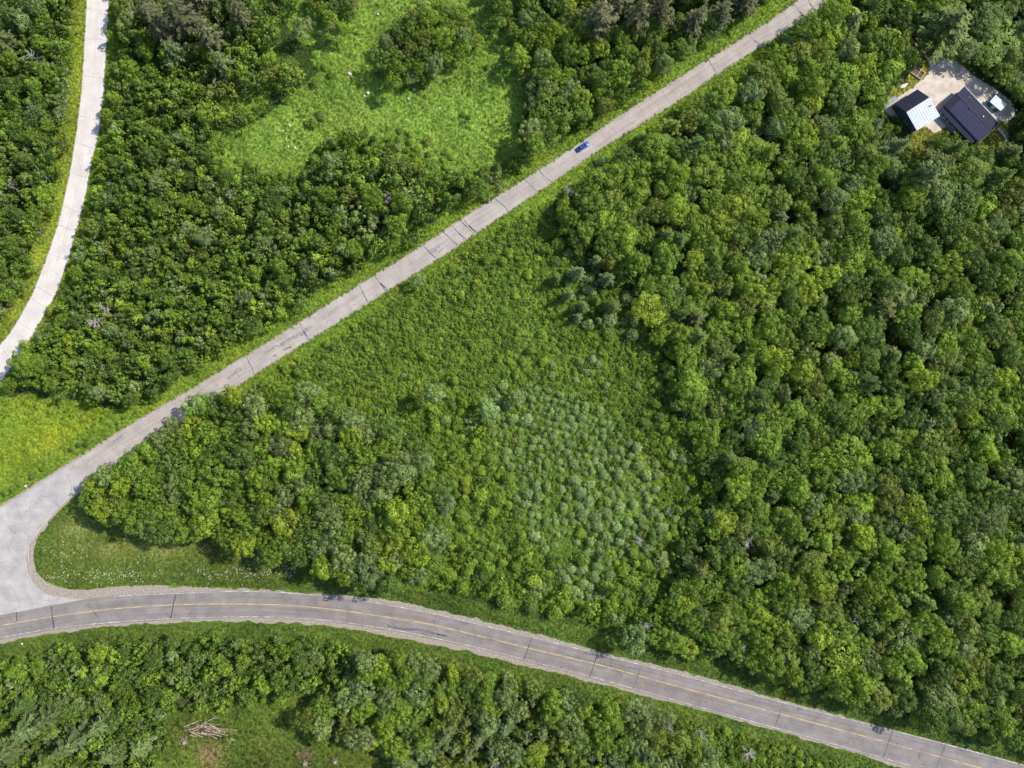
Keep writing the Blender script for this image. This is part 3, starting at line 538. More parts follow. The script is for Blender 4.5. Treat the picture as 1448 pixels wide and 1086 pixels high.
for (x, y, r, t, z) in ((920, 435, 20, YEL, 'R'), (945, 462, 18, YEL, 'R'), (930, 478, 12, YEL, 'R'), (975, 541, 22, BRI, 'R'), (1003, 608, 20, BRI, 'R'), (1030, 590, 15, YEL, 'R'), (1190, 480, 17, PALEG, 'R'), (1203, 512, 13, YEL, 'R'), (1202, 640, 28, BRI, 'R'), (1275, 640, 24, BRI, 'R'), (1420, 60, 34, MID, 'R'), (1395, 12, 26, DARK, 'R'), (1443, 110, 20, DARK, 'R'), (1390, 640, 20, YEL, 'R'), (1193, 925, 25, YEL, 'R'), (1215, 960, 20, BRI, 'R'), (1128, 870, 24, GREY, 'R'), (1330, 985, 24, GREY, 'R'), (1370, 1000, 22, MID, 'R'), (1000, 250, 26, YEL, 'R'), (1045, 290, 30, YEL, 'R'), (1022, 320, 22, YEL, 'R'), (1238, 110, 28, BRI, 'R'), (1175, 90, 24, MID, 'R'), (1060, 130, 22, PALEG, 'R'), (1120, 215, 24, MID, 'R'), (1190, 235, 30, DARK, 'R'), (1350, 290, 30, DARK, 'R'), (870, 250, 20, BRI, 'R'), 
                        (785, 150, 26, MID, 'T'), (752, 182, 19, GREY, 'T'), (803, 125, 18, GREY, 'T'), (1180, 5, 14, MID, 'R'),
                        (302, 551, 19, YEL, 'F'), (278, 577, 18, MID, 'F'), (360, 578, 22, GREY, 'F'), (400, 600, 20, BRI, 'F'), (330, 620, 24, MID, 'F'), (290, 740, 22, YEL, 'F'), (180, 690, 14, YEL, 'F'), (150, 672, 16, GREY, 'F'), (250, 650, 24, DARK, 'F'), (215, 640, 18, BRI, 'F'), (410, 740, 22, YEL, 'F'), (520, 800, 25, GREY, 'F'), (470, 760, 22, GREY, 'F'), (590, 700, 18, YEL, 'F'), (500, 640, 18, GREY, 'F'), (445, 640, 20, MID, 'F'),
                        (617, 553, 13, PALEG, 'S'), (690, 580, 15, PALEG, 'S'), (728, 560, 12, GREY, 'S'), (900, 905, 18, PALEG, 'S'), (592, 400, 9, PALEG, 'S')):
    add('broad', x, y, r, t, {'R': 'in the right-hand forest', 'T': 'above the diagonal road', 'F': 'in the road fork wood', 'S': 'in the middle scrub'}[z])
for (x, y) in ((30, 30), (55, 10), (430, 40)): add('broad', x, y, 14, GREY, 'in the upper left wood')
add('shrub', 40, 492, 11, BRI, 'beside the pale road'); add('shrub', 73, 440, 8, YEL, 'beside the pale road')
for (x, y, r) in ((851, 232, 10), (908, 196, 8), (1112, 58, 8), (838, 240, 7)): add('shrub', x, y, r, PALEG, 'beside the diagonal road'); add('broad', 38, 515, 16, MID, 'beside the pale road')
# dart throwing per zone: big crowns first
cell = {}
def hitgrid(px, py, r, k):
    R = 36; cx, cy = int(px // R), int(py // R)
    for a in (-1, 0, 1):
        for b in (-1, 0, 1):
            for (qx, qy, qr) in cell.get((cx + a, cy + b), ()):
                if (px - qx) ** 2 + (py - qy) ** 2 < (k * (r + qr)) ** 2: return True
    return False
def put(px, py, r): cell.setdefault((int(px // 36), int(py // 36)), []).append((px, py, r))
for p in plants: put(p[1], p[2], p[3])
def pick(tbl):
    u = rnd.random() * sum(w_ for _, w_ in tbl)
    for t, w_ in tbl:
        u -= w_
        if u <= 0: return t
    return tbl[-1][0]
def fill(P, tries, r0, r1, k, tones, zone, kinds, avoid=None, edge=.7, rfun=None, pw=1.6):
    xs = [p[0] for p in P]; ys = [p[1] for p in P]; x0, x1, y0, y1 = max(min(xs), -120), min(max(xs), 1568), max(min(ys), -110), min(max(ys), 1196)
    X = rng.uniform(x0, x1, tries); Y = rng.uniform(y0, y1, tries); ok = inpoly(X, Y, P)
    for q in avoid or []: ok &= ~inpoly(X, Y, q) & (dline(X, Y, q, True) > 7)
    X, Y = X[ok], Y[ok]; Rr = r0 + (r1 - r0) * (np.linspace(1, 0, len(X)) ** pw); dr = droad(X, Y)
    big = fbm(X, Y, 90, 41)
    for x, y, r, d, bg in zip(X, Y, Rr, dr, big):
        if rfun: r *= float(rfun(x, y))
        if r > 45: continue
        if d < r * edge or (P is RIGHT and y > 850 and d < r * 1.35 + 9) or hitgrid(x, y, r, k): continue
        if math.hypot(x - 815, y - 208) < 36 or (P is TOPW and 760 < x < 900 and d < r + 14) or math.hypot(x - 1258, y - 36) < r * .7 + 9: continue
        if avoid and float(dline(x, y, avoid[0], True)) < r * .8: continue
        put(x, y, r); add(pick(kinds), x, y, r, pick(tones(x, y, bg)), zone)
TB = lambda x, y, b: ((MID, 3), (DARK, 2.6 if b > .5 else 1.2), (YEL, .5 if b > .5 else 1.1), (GREY, 1.6 if b < .45 else .9), (BRI, .8), (OLIVE, 1.0))
def TR(x, y, b):
    f = max(0, min(1, (x - 1000) / 450)); return ((MID, 3), (DARK, 1.0 + 2.2 * f), (YEL, 1.1 - .7 * f), (GREY, .9 + .4 * f), (BRI, 1.6 - 1.3 * f), (OLIVE, .7 + .8 * f))
fill(RIGHT, 30000, 5.5, 20, .57, TR, 'in the right-hand forest', (('broad', 14), ('spruce', 1.5), ('young', 1)), [CLEAR], .85, lambda x, y: max(.45, min(1, .42 + float(dline(x, y, SCRUB[:13])) / 75)))
fill(FORK, 9000, 7.5, 18, .60, lambda x, y, b: ((MID, 3), (DARK, 1.2), (YEL, 1), (GREY, 2.6 if x > 330 else .8), (BRI, 1.3)), 'in the road fork wood', (('broad', 1),), None, .35)
fill(TOPW, 6000, 5, 15, .57, TB, 'above the diagonal road', (('broad', 8), ('spruce', 1), ('young', 1)), None, 1.2)
fill(ISL, 800, 5, 13, .60, TB, 'in the meadow thicket', (('broad', 1),)); fill(ISL2, 600, 5, 12, .6, TB, 'in the meadow thicket', (('broad', 1),))
fill(SOUTHR, 8000, 5, 17, .57, lambda x, y, b: ((MID, 2.4), (DARK, 1.2), (YEL, .6), (GREY, 2.4), (BRI, .9), (OLIVE, .8)), 'south of the main road', (('broad', 9), ('spruce', 1.2)))
WT = lambda x, y, b: ((MID, 3), (DARK, 2.2), (YEL, .45), (GREY, 1.0), (BRI, 1.0), (OLIVE, .7))
fill(WEDGE, 40000, 3.2, 11.0, .50, WT, 'in the left wedge wood', (('young', 9), ('broad', 1)), None, 1.0, lambda x, y: 99 if (y < 245 and x > 300 and float(dline(x, y, MEADOW, True)) < 48 and fbm(x, y, 34, 77) > .46) else (.62 if float(dline(x, y, MEADOW, True)) < 14 and x > 300 else 1) * (.72 + .6 * fbm(x, y, 45, 78)) * (1 + .4 * max(0, min(1, (x - 380) / 160)) + .5 * max(0, min(1, (150 - y) / 150))))
fill(LEFTW, 12000, 3.6, 12, .52, lambda x, y, b: ((MID, 3), (DARK, 3), (YEL, .3), (GREY, .9), (BRI, .6), (OLIVE, .9)), 'left of the pale road', (('young', 6), ('broad', 1)), None, .8)
fill(SOUTHL, 10000, 3.4, 12, .54, lambda x, y, b: ((MID, 3), (DARK, 2.4), (YEL, .4), (GREY, 1.2), (BRI, .8)), 'south of the main road', (('young', 8), ('broad', 1)))
for P_, n_d, zn in ((RIGHT, 34, 'in the right-hand forest'), (FORK, 8, 'in the road fork wood'), (SOUTHR, 12, 'south of the main road'), (TOPW, 5, 'above the diagonal road'), (WEDGE, 8, 'in the left wedge wood'), (LEFTW, 4, 'left of the pale road')):
    while n_d:
        x, y = rnd.uniform(5, 1443), rnd.uniform(5, 1080)
        if inpoly(x, y, P_) and float(droad(x, y)) > 18 and not inpoly(x, y, CLEAR) and float(dline(x, y, CLEAR, True)) > 25: add('dead', x, y, rnd.uniform(6, 12), SILV, zn); n_d -= 1
# pale rounded shrubs of the middle clearing
ZR = [(100, 210), (120, 320), (215, 330), (430, 350), (560, 290), (690, 250), (665, 350), (440, 460), (500, 410), (600, 470), (565, 585), (650, 560), (630, 610), (500, 570), (240, 600), (340, 610), (545, 690), (380, 700), (410, 650), (730, 560), (790, 580), (700, 690), (780, 700), (860, 720), (840, 510), (890, 560), (1015, 520), (1095, 530), (1020, 620), (1020, 710), (960, 790), (580, 800), (640, 800), (730, 840), (840, 850), (920, 890), (1030, 900), (1030, 980), (700, 930), (600, 970), (430, 930), (370, 960), (230, 940), (105, 840), (210, 830), (130, 750), (190, 720), (260, 760), (310, 830), (300, 890), (110, 960), (480, 840), (1050, 230), (1130, 860), (1380, 950), (1110, 740), (1190, 750), (70, 1040), (840, 1040), (740, 1050), (460, 1020), (190, 1010), (300, 1060), (1200, 970)]
for (a, b) in ZR:
    x, y = 740 + a / 9.05, 540 + b / 9.05; r = rnd.uniform(3.2, 6.0); put(x, y, r); add('round', x, y, r, pick(((SILV, 3), (PALEG, 2), (GREY, 1))), 'in the middle clearing')
fill([(660, 545), (730, 520), (800, 535), (880, 575), (920, 610), (970, 650), (960, 700), (925, 780), (860, 850), (770, 830), (725, 750), (705, 690), (660, 630)], 3000, 1.8, 7.4, .90, lambda x, y, b: ((SILV, 3), (PALEG, 2), (GREY, 1)), 'in the middle clearing', (('round', 1),), None, 1, lambda x, y: 1.1 if fbm(x, y, 28, 71) > .50 + .13 * (not inpoly(x, y, PALE)) else (.7 if (fbm(x, y, 34, 71) > .36 and inpoly(x, y, PALE)) else 99), 1)
for (x, y) in ((838, 508), (846, 515), (832, 527), (780, 515), (857, 545), (900, 545), (815, 537), (922, 765), (898, 745), (955, 735), (935, 760), (970, 690), (925, 750)): add('round', x, y, rnd.uniform(4, 6), SILV, 'in the middle clearing')
# bushes: through the scrub, along verges, in the meadow
SB = lambda x, y, b: ((MID, 3), (BRI, 1.8), (YEL, 1.3), (DARK, .6), (PALEG, .5))
fill(SCRUB, 650, 3.6, 7.5, .9, SB, 'in the middle scrub', (('shrub', 1),), None, 1.2)
fill([(640, 760), (760, 790), (960, 770), (930, 870), (870, 888), (760, 862), (640, 832), (560, 828), (600, 800)], 1600, 4.5, 12, .72, SB, 'in the lower scrub', (('shrub', 3), ('young', 2)), None, 1.6)
fill([(600, 560), (660, 560), (700, 640), (735, 700), (760, 790), (640, 790), (640, 690)], 900, 4, 10, .9, SB, 'left of the pale shrubs', (('shrub', 3), ('young', 1)), None, 1)
fill([(770, 330), (860, 370), (910, 430), (900, 480), (820, 470), (780, 400)], 500, 4.5, 11, .85, lambda x, y, b: ((GREY, 2), (PALEG, 2), (MID, 1.5)), 'in the upper scrub', (('spruce', 1), ('shrub', 1)), None, 1)
fill([(470, 190), (520, 175), (580, 185), (640, 220), (640, 250), (560, 215), (450, 215)], 300, 3.5, 7, .9, SB, 'at the meadow edge', (('shrub', 1),), None, 1)
fill([(930, 400), (955, 470), (960, 520), (975, 590), (1010, 640), (1020, 700), (985, 760), (970, 830), (930, 880), (880, 890), (915, 860), (935, 760), (975, 700), (950, 640), (925, 590), (915, 500), (900, 420)], 900, 4.5, 9, .62, SB, 'at the forest margin scrub', (('shrub', 3), ('young', 1)), None, 1.2)
fill(SOUTHE, 500, 4, 7, .7, SB, 'south of the main road', (('shrub', 1),), None, 1.5)
for (x, y, r) in ((460, 95, 6), (470, 105, 6), (445, 118, 7), (655, 163, 5), (663, 166, 4), (440, 175, 8), (452, 165, 7), (127, 622, 5), (122, 628, 4), (20, 691, 5), (30, 684, 5), (45, 675, 4), (8, 697, 5), (60, 664, 4), (100, 636, 4), (112, 629, 4), (705, 240, 7), (720, 228, 7), (690, 250, 6), (600, 120, 6), (575, 118, 6), (690, 95, 5), (168, 605, 3), (655, 35, 5)):
    add('shrub', x, y, r, pick(((MID, 2), (DARK, 2))), 'in the grass')

# ------------------------------------------------------------------ build plants
HT = {'dead': 3.3, 'broad': 3.0, 'young': 3.7, 'spruce': 3.6, 'pine': 4.4, 'shrub': 1.35, 'round': 1.35}
NAMES = {'dead': ('dead_tree', 'dead tree', 'dead tree'), 'broad': ('broadleaf_tree', 'leafy tree', 'tree'), 'young': ('young_tree', 'young tree', 'tree'), 'spruce': ('spruce_tree', 'conifer', 'tree'), 'pine': ('pine_tree', 'tall pine', 'tree'), 'shrub': ('bush', 'bush', 'bush'), 'round': ('rounded_shrub', 'rounded shrub', 'shrub')}
def size_word(k, r): m_ = {'dead': 9, 'broad': 14, 'young': 8.5, 'spruce': 16, 'pine': 20, 'shrub': 6, 'round': 4.8}[k]; return 'large' if r > m_ * 1.15 else ('small' if r < m_ * .8 else 'middling')
def wpos(p):
    kind, px, py, r = p[:4]; R = r * GP; hs = {'dead': max(.9, 15 / max(r, 9)), 'broad': max(.5, min(1.1, 17.5 / max(r, 9))) * (.55 if px > 1340 and py < 135 else 1) * (1.25 if px < 650 and 530 < py < 840 else 1) * (.75 if 850 < px < 1040 and 380 < py < 860 else 1), 'pine': max(.62, min(1.1, 22 / r)), 'spruce': max(.8, min(1.2, 16 / r))}.get(kind, 1)
    hh = HT[kind] * R * hs; x, y = W(px, py, hh * (.72 if kind in ('broad', 'young', 'spruce', 'pine', 'dead') else .5)); return x, y, R, hs
BP = np.array([wpos(p)[:2] for p in plants]); bd = droad(BP[:, 0] / GP + 724, 543 - BP[:, 1] / GP)
plants = [p for p, d_ in zip(plants, bd) if d_ > 3]      # nothing grows out of the paving
AP = np.array([(p[1], p[2]) for p in plants]); TONES = [tone_name(p[4]) for p in plants]
def area(x, y): return ('lower' if y > 724 else 'upper' if y < 362 else 'middle') + (' left' if x < 483 else ' right' if x > 965 else ' centre')
def describe(i):
    """size, colour, where it stands, and the colours of its neighbours on all four sides"""
    kind, px, py, r, tone, zone = plants[i]; d = AP - (px, py); out = []
    D = np.hypot(d[:, 0], d[:, 1]); D[i] = 1e9; near = np.where(D < 75)[0]
    for nm, m_ in (('left', (-d[near, 0] > abs(d[near, 1]))), ('right', (d[near, 0] > abs(d[near, 1]))), ('above', (-d[near, 1] >= abs(d[near, 0]))), ('below', (d[near, 1] >= abs(d[near, 0])))):
        q = near[m_]
        if len(q): out.append(TONES[q[np.argmin(D[q])]] + ' ' + nm)
    dr_ = float(droad(np.array([px]), np.array([py]))[0])
    if 1240 < px < 1448 and 40 < py < 250: pl = 'by house clearing'
    elif dr_ < 45: pl = 'by main road' if py > 810 or (py > 740 and px < 500) else ('by pale road' if px < 170 and py < 540 else 'by diagonal road')
    elif 'clearing' in zone: pl = 'in ' + ('upper' if py < 620 else 'lower' if py > 720 else 'middle') + (' left' if px < 810 else ' right') + ' clearing'
    elif 'scrub' in zone: pl = 'in ' + area(px, py).replace('middle centre', 'middle') + ' scrub'
    elif 'fork' in zone: pl = 'in fork wood'
    elif 'wedge' in zone: pl = 'in ' + ('upper' if py < 180 else 'lower' if py > 380 else 'middle') + ' wedge wood'
    elif py < 25: pl = 'at top edge'
    elif py > 1060: pl = 'at bottom edge'
    elif px > 1425: pl = 'at right edge'
    elif px < 22: pl = 'at left edge'
    else: pl = 'in ' + area(px, py) + ' wood'
    what = {'dead': 'dead bare tree', 'broad': 'leafy tree', 'young': 'young tree', 'spruce': 'conifer', 'pine': 'tall pine', 'shrub': 'bush', 'round': 'rounded shrub'}[kind]
    head = f'{size_word(kind, r)} {tone_name(tone)} {what} {pl}'
    while len(head.split()) + 2 * len(out) > 16: out.pop()
    return ', '.join([head] + out)
seen = {}; counts = {}; stuffp = {'dead': [], 'broad': [], 'young': [], 'shrub': [], 'spruce': [], 'pine': [], 'round': []}
order = sorted(range(len(plants)), key=lambda i: -plants[i][3] * (1 if (-8 < plants[i][1] < 1456 and -8 < plants[i][2] < 1094) else 0))
LIMIT = 300; src = {}
GRP = {'dead': 'dead trees', 'broad': 'leafy trees', 'young': 'young trees', 'spruce': 'conifers', 'pine': 'tall pines', 'shrub': 'bushes', 'round': 'rounded shrubs in the clearing'}
gcache = {}
for i in order:
    kind, px, py, r, tone, zone = plants[i]; inside = -8 < px < 1456 and -8 < py < 1094
    x, y, R, hs = wpos(plants[i]); jit = rnd.uniform(.82, 1.18); hj = rnd.uniform(-.05, .05)
    jit *= .72 if kind in ('spruce', 'pine') else 1
    if kind == 'young': lean_s = .16
    else: lean_s = .06
    tint = (tone[0] * jit * (1 + hj), tone[1] * jit, tone[2] * jit * (1 - hj)); a = rnd.uniform(0, 6.28)
    lean = (rnd.gauss(0, lean_s), rnd.gauss(0, lean_s)); sx, sy, sz = R * rnd.uniform(.88, 1.25), R * rnd.uniform(.88, 1.25), R * hs * rnd.uniform(.82, 1.2)
    if not inside or counts.get(kind, 0) >= LIMIT: stuffp[kind].append((x, y, lean, a, sx, sy, sz, tint)); continue
    counts[kind] = counts.get(kind, 0) + 1
    vi = rnd.randrange(len(PROT[kind])); nm, what, cat = NAMES[kind]
    o = bpy.data.objects.new(nm, None); o.empty_display_size = .1; COL.objects.link(o); o.location = (x, y, 0); o.rotation_euler = (lean[0], lean[1], a); o.scale = (sx, sy, sz)
    if (kind, vi) not in src:
        c = link({'shrub': 'foliage', 'round': 'foliage', 'dead': 'bare_branches'}.get(kind, 'crown'), PROT[kind][vi][0], o); t_ = link('stem' if kind in ('shrub', 'round') else 'trunk', PROT[kind][vi][1], o); src[(kind, vi)] = (c, t_)
    else:
        c, t_ = (q.copy() for q in src[(kind, vi)]); 
        for q in (c, t_): q.parent = o; COL.objects.link(q)
    c['tint'] = [float(v) for v in tint]; t_['tint'] = [float(v) for v in tint]
    lb = describe(i)
    seen.setdefault(lb, []).append(o); tag(o, lb, cat, GRP[kind])
print('plants', len(plants), counts, {k: len(v) for k, v in stuffp.items()})
def stuff_of(name, kind_lists, label):
    for k in kind_lists:
        q = stuffp[k]
        if not q: continue
        pts = [(x, y, 0) for (x, y, *_) in q]; rot = [(l[0], l[1], a) for (_, _, l, a, *_r) in q]; scl = [(t[4], t[5], t[6]) for t in q]; tn = np.array([t[7] for t in q])
        P = [p for p, _ in PROT[k]]; scatter_stuff(name if k == kind_lists[0] else NAMES[k][0] + 's', P, pts, rot, scl, tn, label)
stuff_of('woodland', ['broad'], 'smaller leafy trees filling the closed forest canopy')
stuff_of('thicket', ['young'], 'close-set young trees forming a dense thicket between the roads')
stuff_of('conifers', ['spruce'], 'conifers scattered at the margin of the forest'); stuff_of('pines', ['pine'], 'pines past the margin of the wood')
stuff_of('bushes', ['shrub'], 'small bushes spread through the scrub'); stuff_of('shrubs', ['round'], 'rounded shrubs in the clearing')
# undergrowth: low scrub in the open middle, under gaps and along wood edges
def jgrid(step, x0=-110, x1=1558, y0=-100, y1=1186):
    X, Y = np.meshgrid(np.arange(x0, x1, step), np.arange(y0, y1, step)); X = X.ravel() + rng.uniform(-.6, .6, X.size) * step; Y = Y.ravel() + rng.uniform(-.6, .6, Y.size) * step; return X, Y
def topoints(X, Y): x = (X - 724) * GP; y = (543 - Y) * GP; return np.stack([x, y, relief(X, Y) - .05], 1)
def under(name, step, mask, s0, s1, tint, label, protos, zs=1.0, minroad=3):
    X, Y = jgrid(step); k = mask(X, Y) & (droad(X, Y) > minroad); X, Y = X[k], Y[k]; n = len(X); s = rng.uniform(s0, s1, n) * (.7 + .6 * fbm(X, Y, 26, 51))
    rot = np.stack([rng.normal(size=n) * .08, rng.normal(size=n) * .08, rng.uniform(0, 6.28, n)], 1)
    scatter_stuff(name, protos, topoints(X, Y), rot, np.stack([s, s, s * zs * rng.uniform(.6, 1.4, n)], 1), tint(X, Y, n), label); print(name, n)
def t_scrub(X, Y, n):
    b = np.array([MID, BRI, YEL, DARK, OLIVE]); w_ = np.array([3, 1.7, 1.0, 1.0, .8]); c = b[rng.choice(5, n, p=w_ / w_.sum())]
    return c * rng.uniform(.7, 1.25, (n, 1)) * (.8 + .5 * fbm(X, Y, 70, 52))[:, None]
trees_near = lambda X, Y: inpoly(X, Y, WEDGE) | inpoly(X, Y, TOPW) | inpoly(X, Y, LEFTW) | inpoly(X, Y, RIGHT) | inpoly(X, Y, FORK) | inpoly(X, Y, SOUTHL) | inpoly(X, Y, SOUTHR) | inpoly(X, Y, ISL)
under('undergrowth', 5.5, lambda X, Y: (inpoly(X, Y, SCRUB) & ~inpoly(X, Y, CLEAR) & (~inpoly(X, Y, PALE) | (fbm(X, Y, 24, 53) > .50))) | inpoly(X, Y, SOUTHE), .65, 1.3, t_scrub, 'dense low leafy scrub covering the open middle ground', SCR, 1.1, 13)
under('forest_undergrowth', 9.0, lambda X, Y: trees_near(X, Y) & ~inpoly(X, Y, CLEAR), .9, 1.7, lambda X, Y, n: t_scrub(X, Y, n) * .8, 'low leafy undergrowth between the forest trees', SCR, 1.0, 9)
under('edge_weeds', 8.0, lambda X, Y: ((inpoly(X, Y, MEADOW) & (fbm(X, Y, 60, 55) > .56)) | (inpoly(X, Y, YELLOW) & (dline(X, Y, [(-140, 570), (0, 565), (60, 565), (130, 575), (190, 580)]) < 34)) | (inpoly(X, Y, SCLEAR) & (fbm(X, Y, 40, 56) > .5))), .35, .8, lambda X, Y, n: gcolor(X, Y) * rng.uniform(.6, 1.1, (n, 1)), 'leafy weeds growing through the grass', SCR, .8, 6)
openm = lambda X, Y: ~trees_near(X, Y) & ~(inpoly(X, Y, DRIVE))
under('grass', 3.1, lambda X, Y: openm(X, Y) | ((droad(X, Y) < 22) & ~inpoly(X, Y, FORK)) | inpoly(X, Y, PALE) | (inpoly(X, Y, CLEAR) & ~inpoly(X, Y, DRIVE)), .32, .72, lambda X, Y, n: gcolor(X, Y) * rng.uniform(.8, 1.35, (n, 1)), 'grass growing in the meadow, clearings and road verges', TUF, .8, .5)
# white flowers on the grass island
n = 650; X = rng.uniform(60, 420, n * 6); Y = rng.uniform(755, 832, n * 6)
dens = np.exp(-((Y - (812 + (X - 200) * -.02)) / 8) ** 2) * (fbm(X, Y, 30, 61) > .45) + .10 * (fbm(X, Y, 14, 62) > .5) + .35 * np.exp(-((X - 95) / 20) ** 2 - ((Y - 790) / 14) ** 2)
k = (rng.random(len(X)) < dens * .6) & inpoly(X, Y, ISLE) & (droad(X, Y) > 3); X, Y = X[k][:n], Y[k][:n]; n = len(X)
a = rng.uniform(0, 6.28, 9); q = rng.uniform(0, .8, 9); FL = leafmesh('flower_heads', np.stack([q * np.cos(a), q * np.sin(a), rng.uniform(.8, 1.1, 9)], 1), np.tile([0, 0, 1.], (9, 1)) + rng.normal(size=(9, 3)) * .3, np.full(9, .5), np.ones(9), M_GRASS)
scatter_stuff('white_wildflowers', [FL], topoints(X, Y) + [0, 0, .1], np.zeros((n, 3)), np.stack([rng.uniform(.12, .42, n)] * 3, 1), np.tile([.62, .62, .5], (n, 1)), 'white wildflowers dotted over the grass island at the road fork')

# ------------------------------------------------------------------ dead trees, bare trunks, logs, rocks
def dead_mesh(seed, h, spread, nb):
    q = random.Random(seed); b = MB(); b.tube([(0, 0, 0), (.1, 0, h * .5), (0, .1, h)], [.22, .16, .05], 6)
    for k in range(nb):
        a = k * 2.4 + q.random(); z = h * q.uniform(.35, .98); l = spread * q.uniform(.55, 1) * (1.25 - z / h * .5); e = Vector((math.cos(a) * l, math.sin(a) * l, z + l * q.uniform(.15, .5))); m_ = Vector((math.cos(a) * l * .5, math.sin(a) * l * .5, z + l * .15))
        b.tube([(0, 0, z), m_, e], [.10, .07, .03], 5)
        for j in range(4):
            t = q.uniform(.3, .95); s = Vector((0, 0, z)).lerp(m_, t * 2) if t < .5 else m_.lerp(e, t * 2 - 1); aa = a + q.choice((-1, 1)) * q.uniform(.4, 1.0); ll = l * q.uniform(.2, .45)
            b.tube([s, s + Vector((math.cos(aa) * ll, math.sin(aa) * ll, ll * .3))], [.045, .02], 4)
    me = bpy.data.meshes.new('bare_branches'); me.from_pydata(b.v, [], b.f); me.materials.append(M_DEADW); return me
DM = [dead_mesh(s, 9, 3.2, 17) for s in (1, 2, 3)]
DMB = dead_mesh(9, 9, 3.2, 34)
for n_, (x, y, h, rr, lb) in enumerate(((1193, 585, 1.35, 1.05, 'brownish dead tree with dense bare twigs amid the right-hand forest'), (806, 268, 1.0, .8, 'bare pale tree at the forest edge below the diagonal road'), (702, 1076, 1.25, 1.1, 'dead tree with forked bare branches at the bottom edge'), (677, 1052, 1.1, .8, 'smaller bare tree just left of the bottom edge dead tree'), (1206, 882, 1.3, .9, 'bare grey treetop in the lower right forest'), (1214, 940, 1.2, .85, 'grey dead treetop beside a yellow-green crown near the main road'), (1348, 958, 1.2, .9, 'bare tree in dark gap near lower right corner'), (994, 1040, .8, .9, 'bare tree on the south verge beside the last leafy trees'), (1060, 1068, .6, 1.0, 'fallen-looking bare tree in scrub south of the main road'), (520, 745, 1.1, .8, 'bare grey treetop in the road fork wood'), (560, 772, 1.1, .8, 'grey dead crown near the fork wood right edge'), (905, 765, .5, .8, 'short bare tree among pale shrubs in the clearing'), (865, 365, 1.0, .7, 'thin bare tree among conifers at the scrub top'), (1110, 928, 1.2, .7, 'bare branches over the forest edge by the main road'))):
    R_ = h * 9 * .8; wx, wy = W(x, y, R_); o = link('dead_tree', DMB if n_ == 0 else DM[n_ % 3], None, (wx, wy, 0), (rnd.uniform(-.1, .1), rnd.uniform(-.1, .1), n_ * 1.3)); o.scale = (rr, rr, h); tag(o, lb, 'dead tree', 'dead trees')
for (x0, y0, x1, y1, lb) in ((48, 232, 71, 257, 'long pale bare trunk leaning toward the pale road verge'), (10, 260, 28, 270, 'pale bare trunk near the left edge'), (43, 272, 53, 283, 'short pale trunk left of the pale road'), (46, 307, 58, 315, 'pale trunk leaning over the left verge'), (48, 326, 63, 333, 'lowest pale trunk beside the left verge'), (293, 7, 310, 33, 'bare grey trunk among brownish pines'), (355, 0, 368, 23, 'bare trunk at the top edge beside the meadow'), (313, 966, 340, 941, 'long pale leaning trunk in wood south of the road'), (300, 983, 323, 968, 'pale trunk below the long leaning one'), (185, 1060, 229, 1037, 'long bare trunk among bottom left conifers'), (403, 974, 418, 964, 'short bare trunk above the grassy clearing'), (216, 937, 239, 924, 'bare trunk near the south verge of the road'), (133, 689, 148, 697, 'pale trunk at the tip of the fork wood'), (192, 721, 218, 729, 'long pale trunk on the lower edge of the fork wood')):
    h0, h1 = 3.6, 5.5; a = Vector((*W(x0, y0, h0), h0)); b_ = Vector((*W(x1, y1, h1), h1)); d = (b_ - a)
    base = a - Vector((d.x, d.y, 0)).normalized() * 1.5; base.z = 0; L_ = d.length
    b = MB(); mid = a.lerp(b_, .5) + Vector((0, 0, .3)); loc = base.copy(); b.tube([base - loc, a - loc, mid - loc, b_ - loc], [.20, .17, .13, .05], 6)
    for k in range(4):
        t = rnd.uniform(.3, .9); s = a.lerp(b_, t) - loc; an = math.atan2(d.y, d.x) + rnd.choice((-1, 1)) * rnd.uniform(.4, .8); l = L_ * rnd.uniform(.15, .35); b.tube([s, s + Vector((math.cos(an) * l, math.sin(an) * l, l * .25))], [.07, .02], 4)
    o = b.build('bare_trunk', M_DEADW); o.location = loc; tag(o, lb, 'dead tree', 'bare leaning trunks')
for k in range(46):
    x0 = rnd.uniform(258, 305); y0 = rnd.uniform(1021, 1038); l = rnd.uniform(9, 36); an = rnd.gauss(.08, .38); 
    if k in (3, 9): an = -.55; x0 = 290; y0 = 1022
    if k in (5, 14): an = -1.0; x0 = 252 + k * .4; y0 = 1052; l = 14
    x1, y1 = x0 + l * math.cos(an), y0 + l * math.sin(an); z = .15 + .13 * (k % 6); a = Vector((*W(x0, y0), z)); b_ = Vector((*W(x1, y1), z + rnd.uniform(-.1, .25)))
    b = MB(); mid = (b_ - a) * .5 + Vector((rnd.uniform(-.3, .3), rnd.uniform(-.3, .3), .05)); r_ = rnd.uniform(.08, .22); b.tube([(0, 0, 0), mid, b_ - a], [r_, r_ * .9, r_ * .55], 7)
    o = b.build('cut_log', M_LOG); o.location = a; tag(o, ('long ' if l > 27 else 'short ' if l < 16 else 'middling ') + ('thick ' if r_ > .17 else 'thin ' if r_ < .12 else '') + 'cut log ' + ('lying steeply' if abs(an) > .5 else 'lying flat across' if abs(an) < .15 else 'tilted down right' if an > 0 else 'tilted up right') + ' at ' + ('left end' if x0 < 272 else 'middle' if x0 < 290 else 'right end') + ' of brush pile, ' + ('far' if y0 < 1027 else 'near' if y0 > 1033 else 'middle') + ' side', 'log', 'logs in the brush pile')
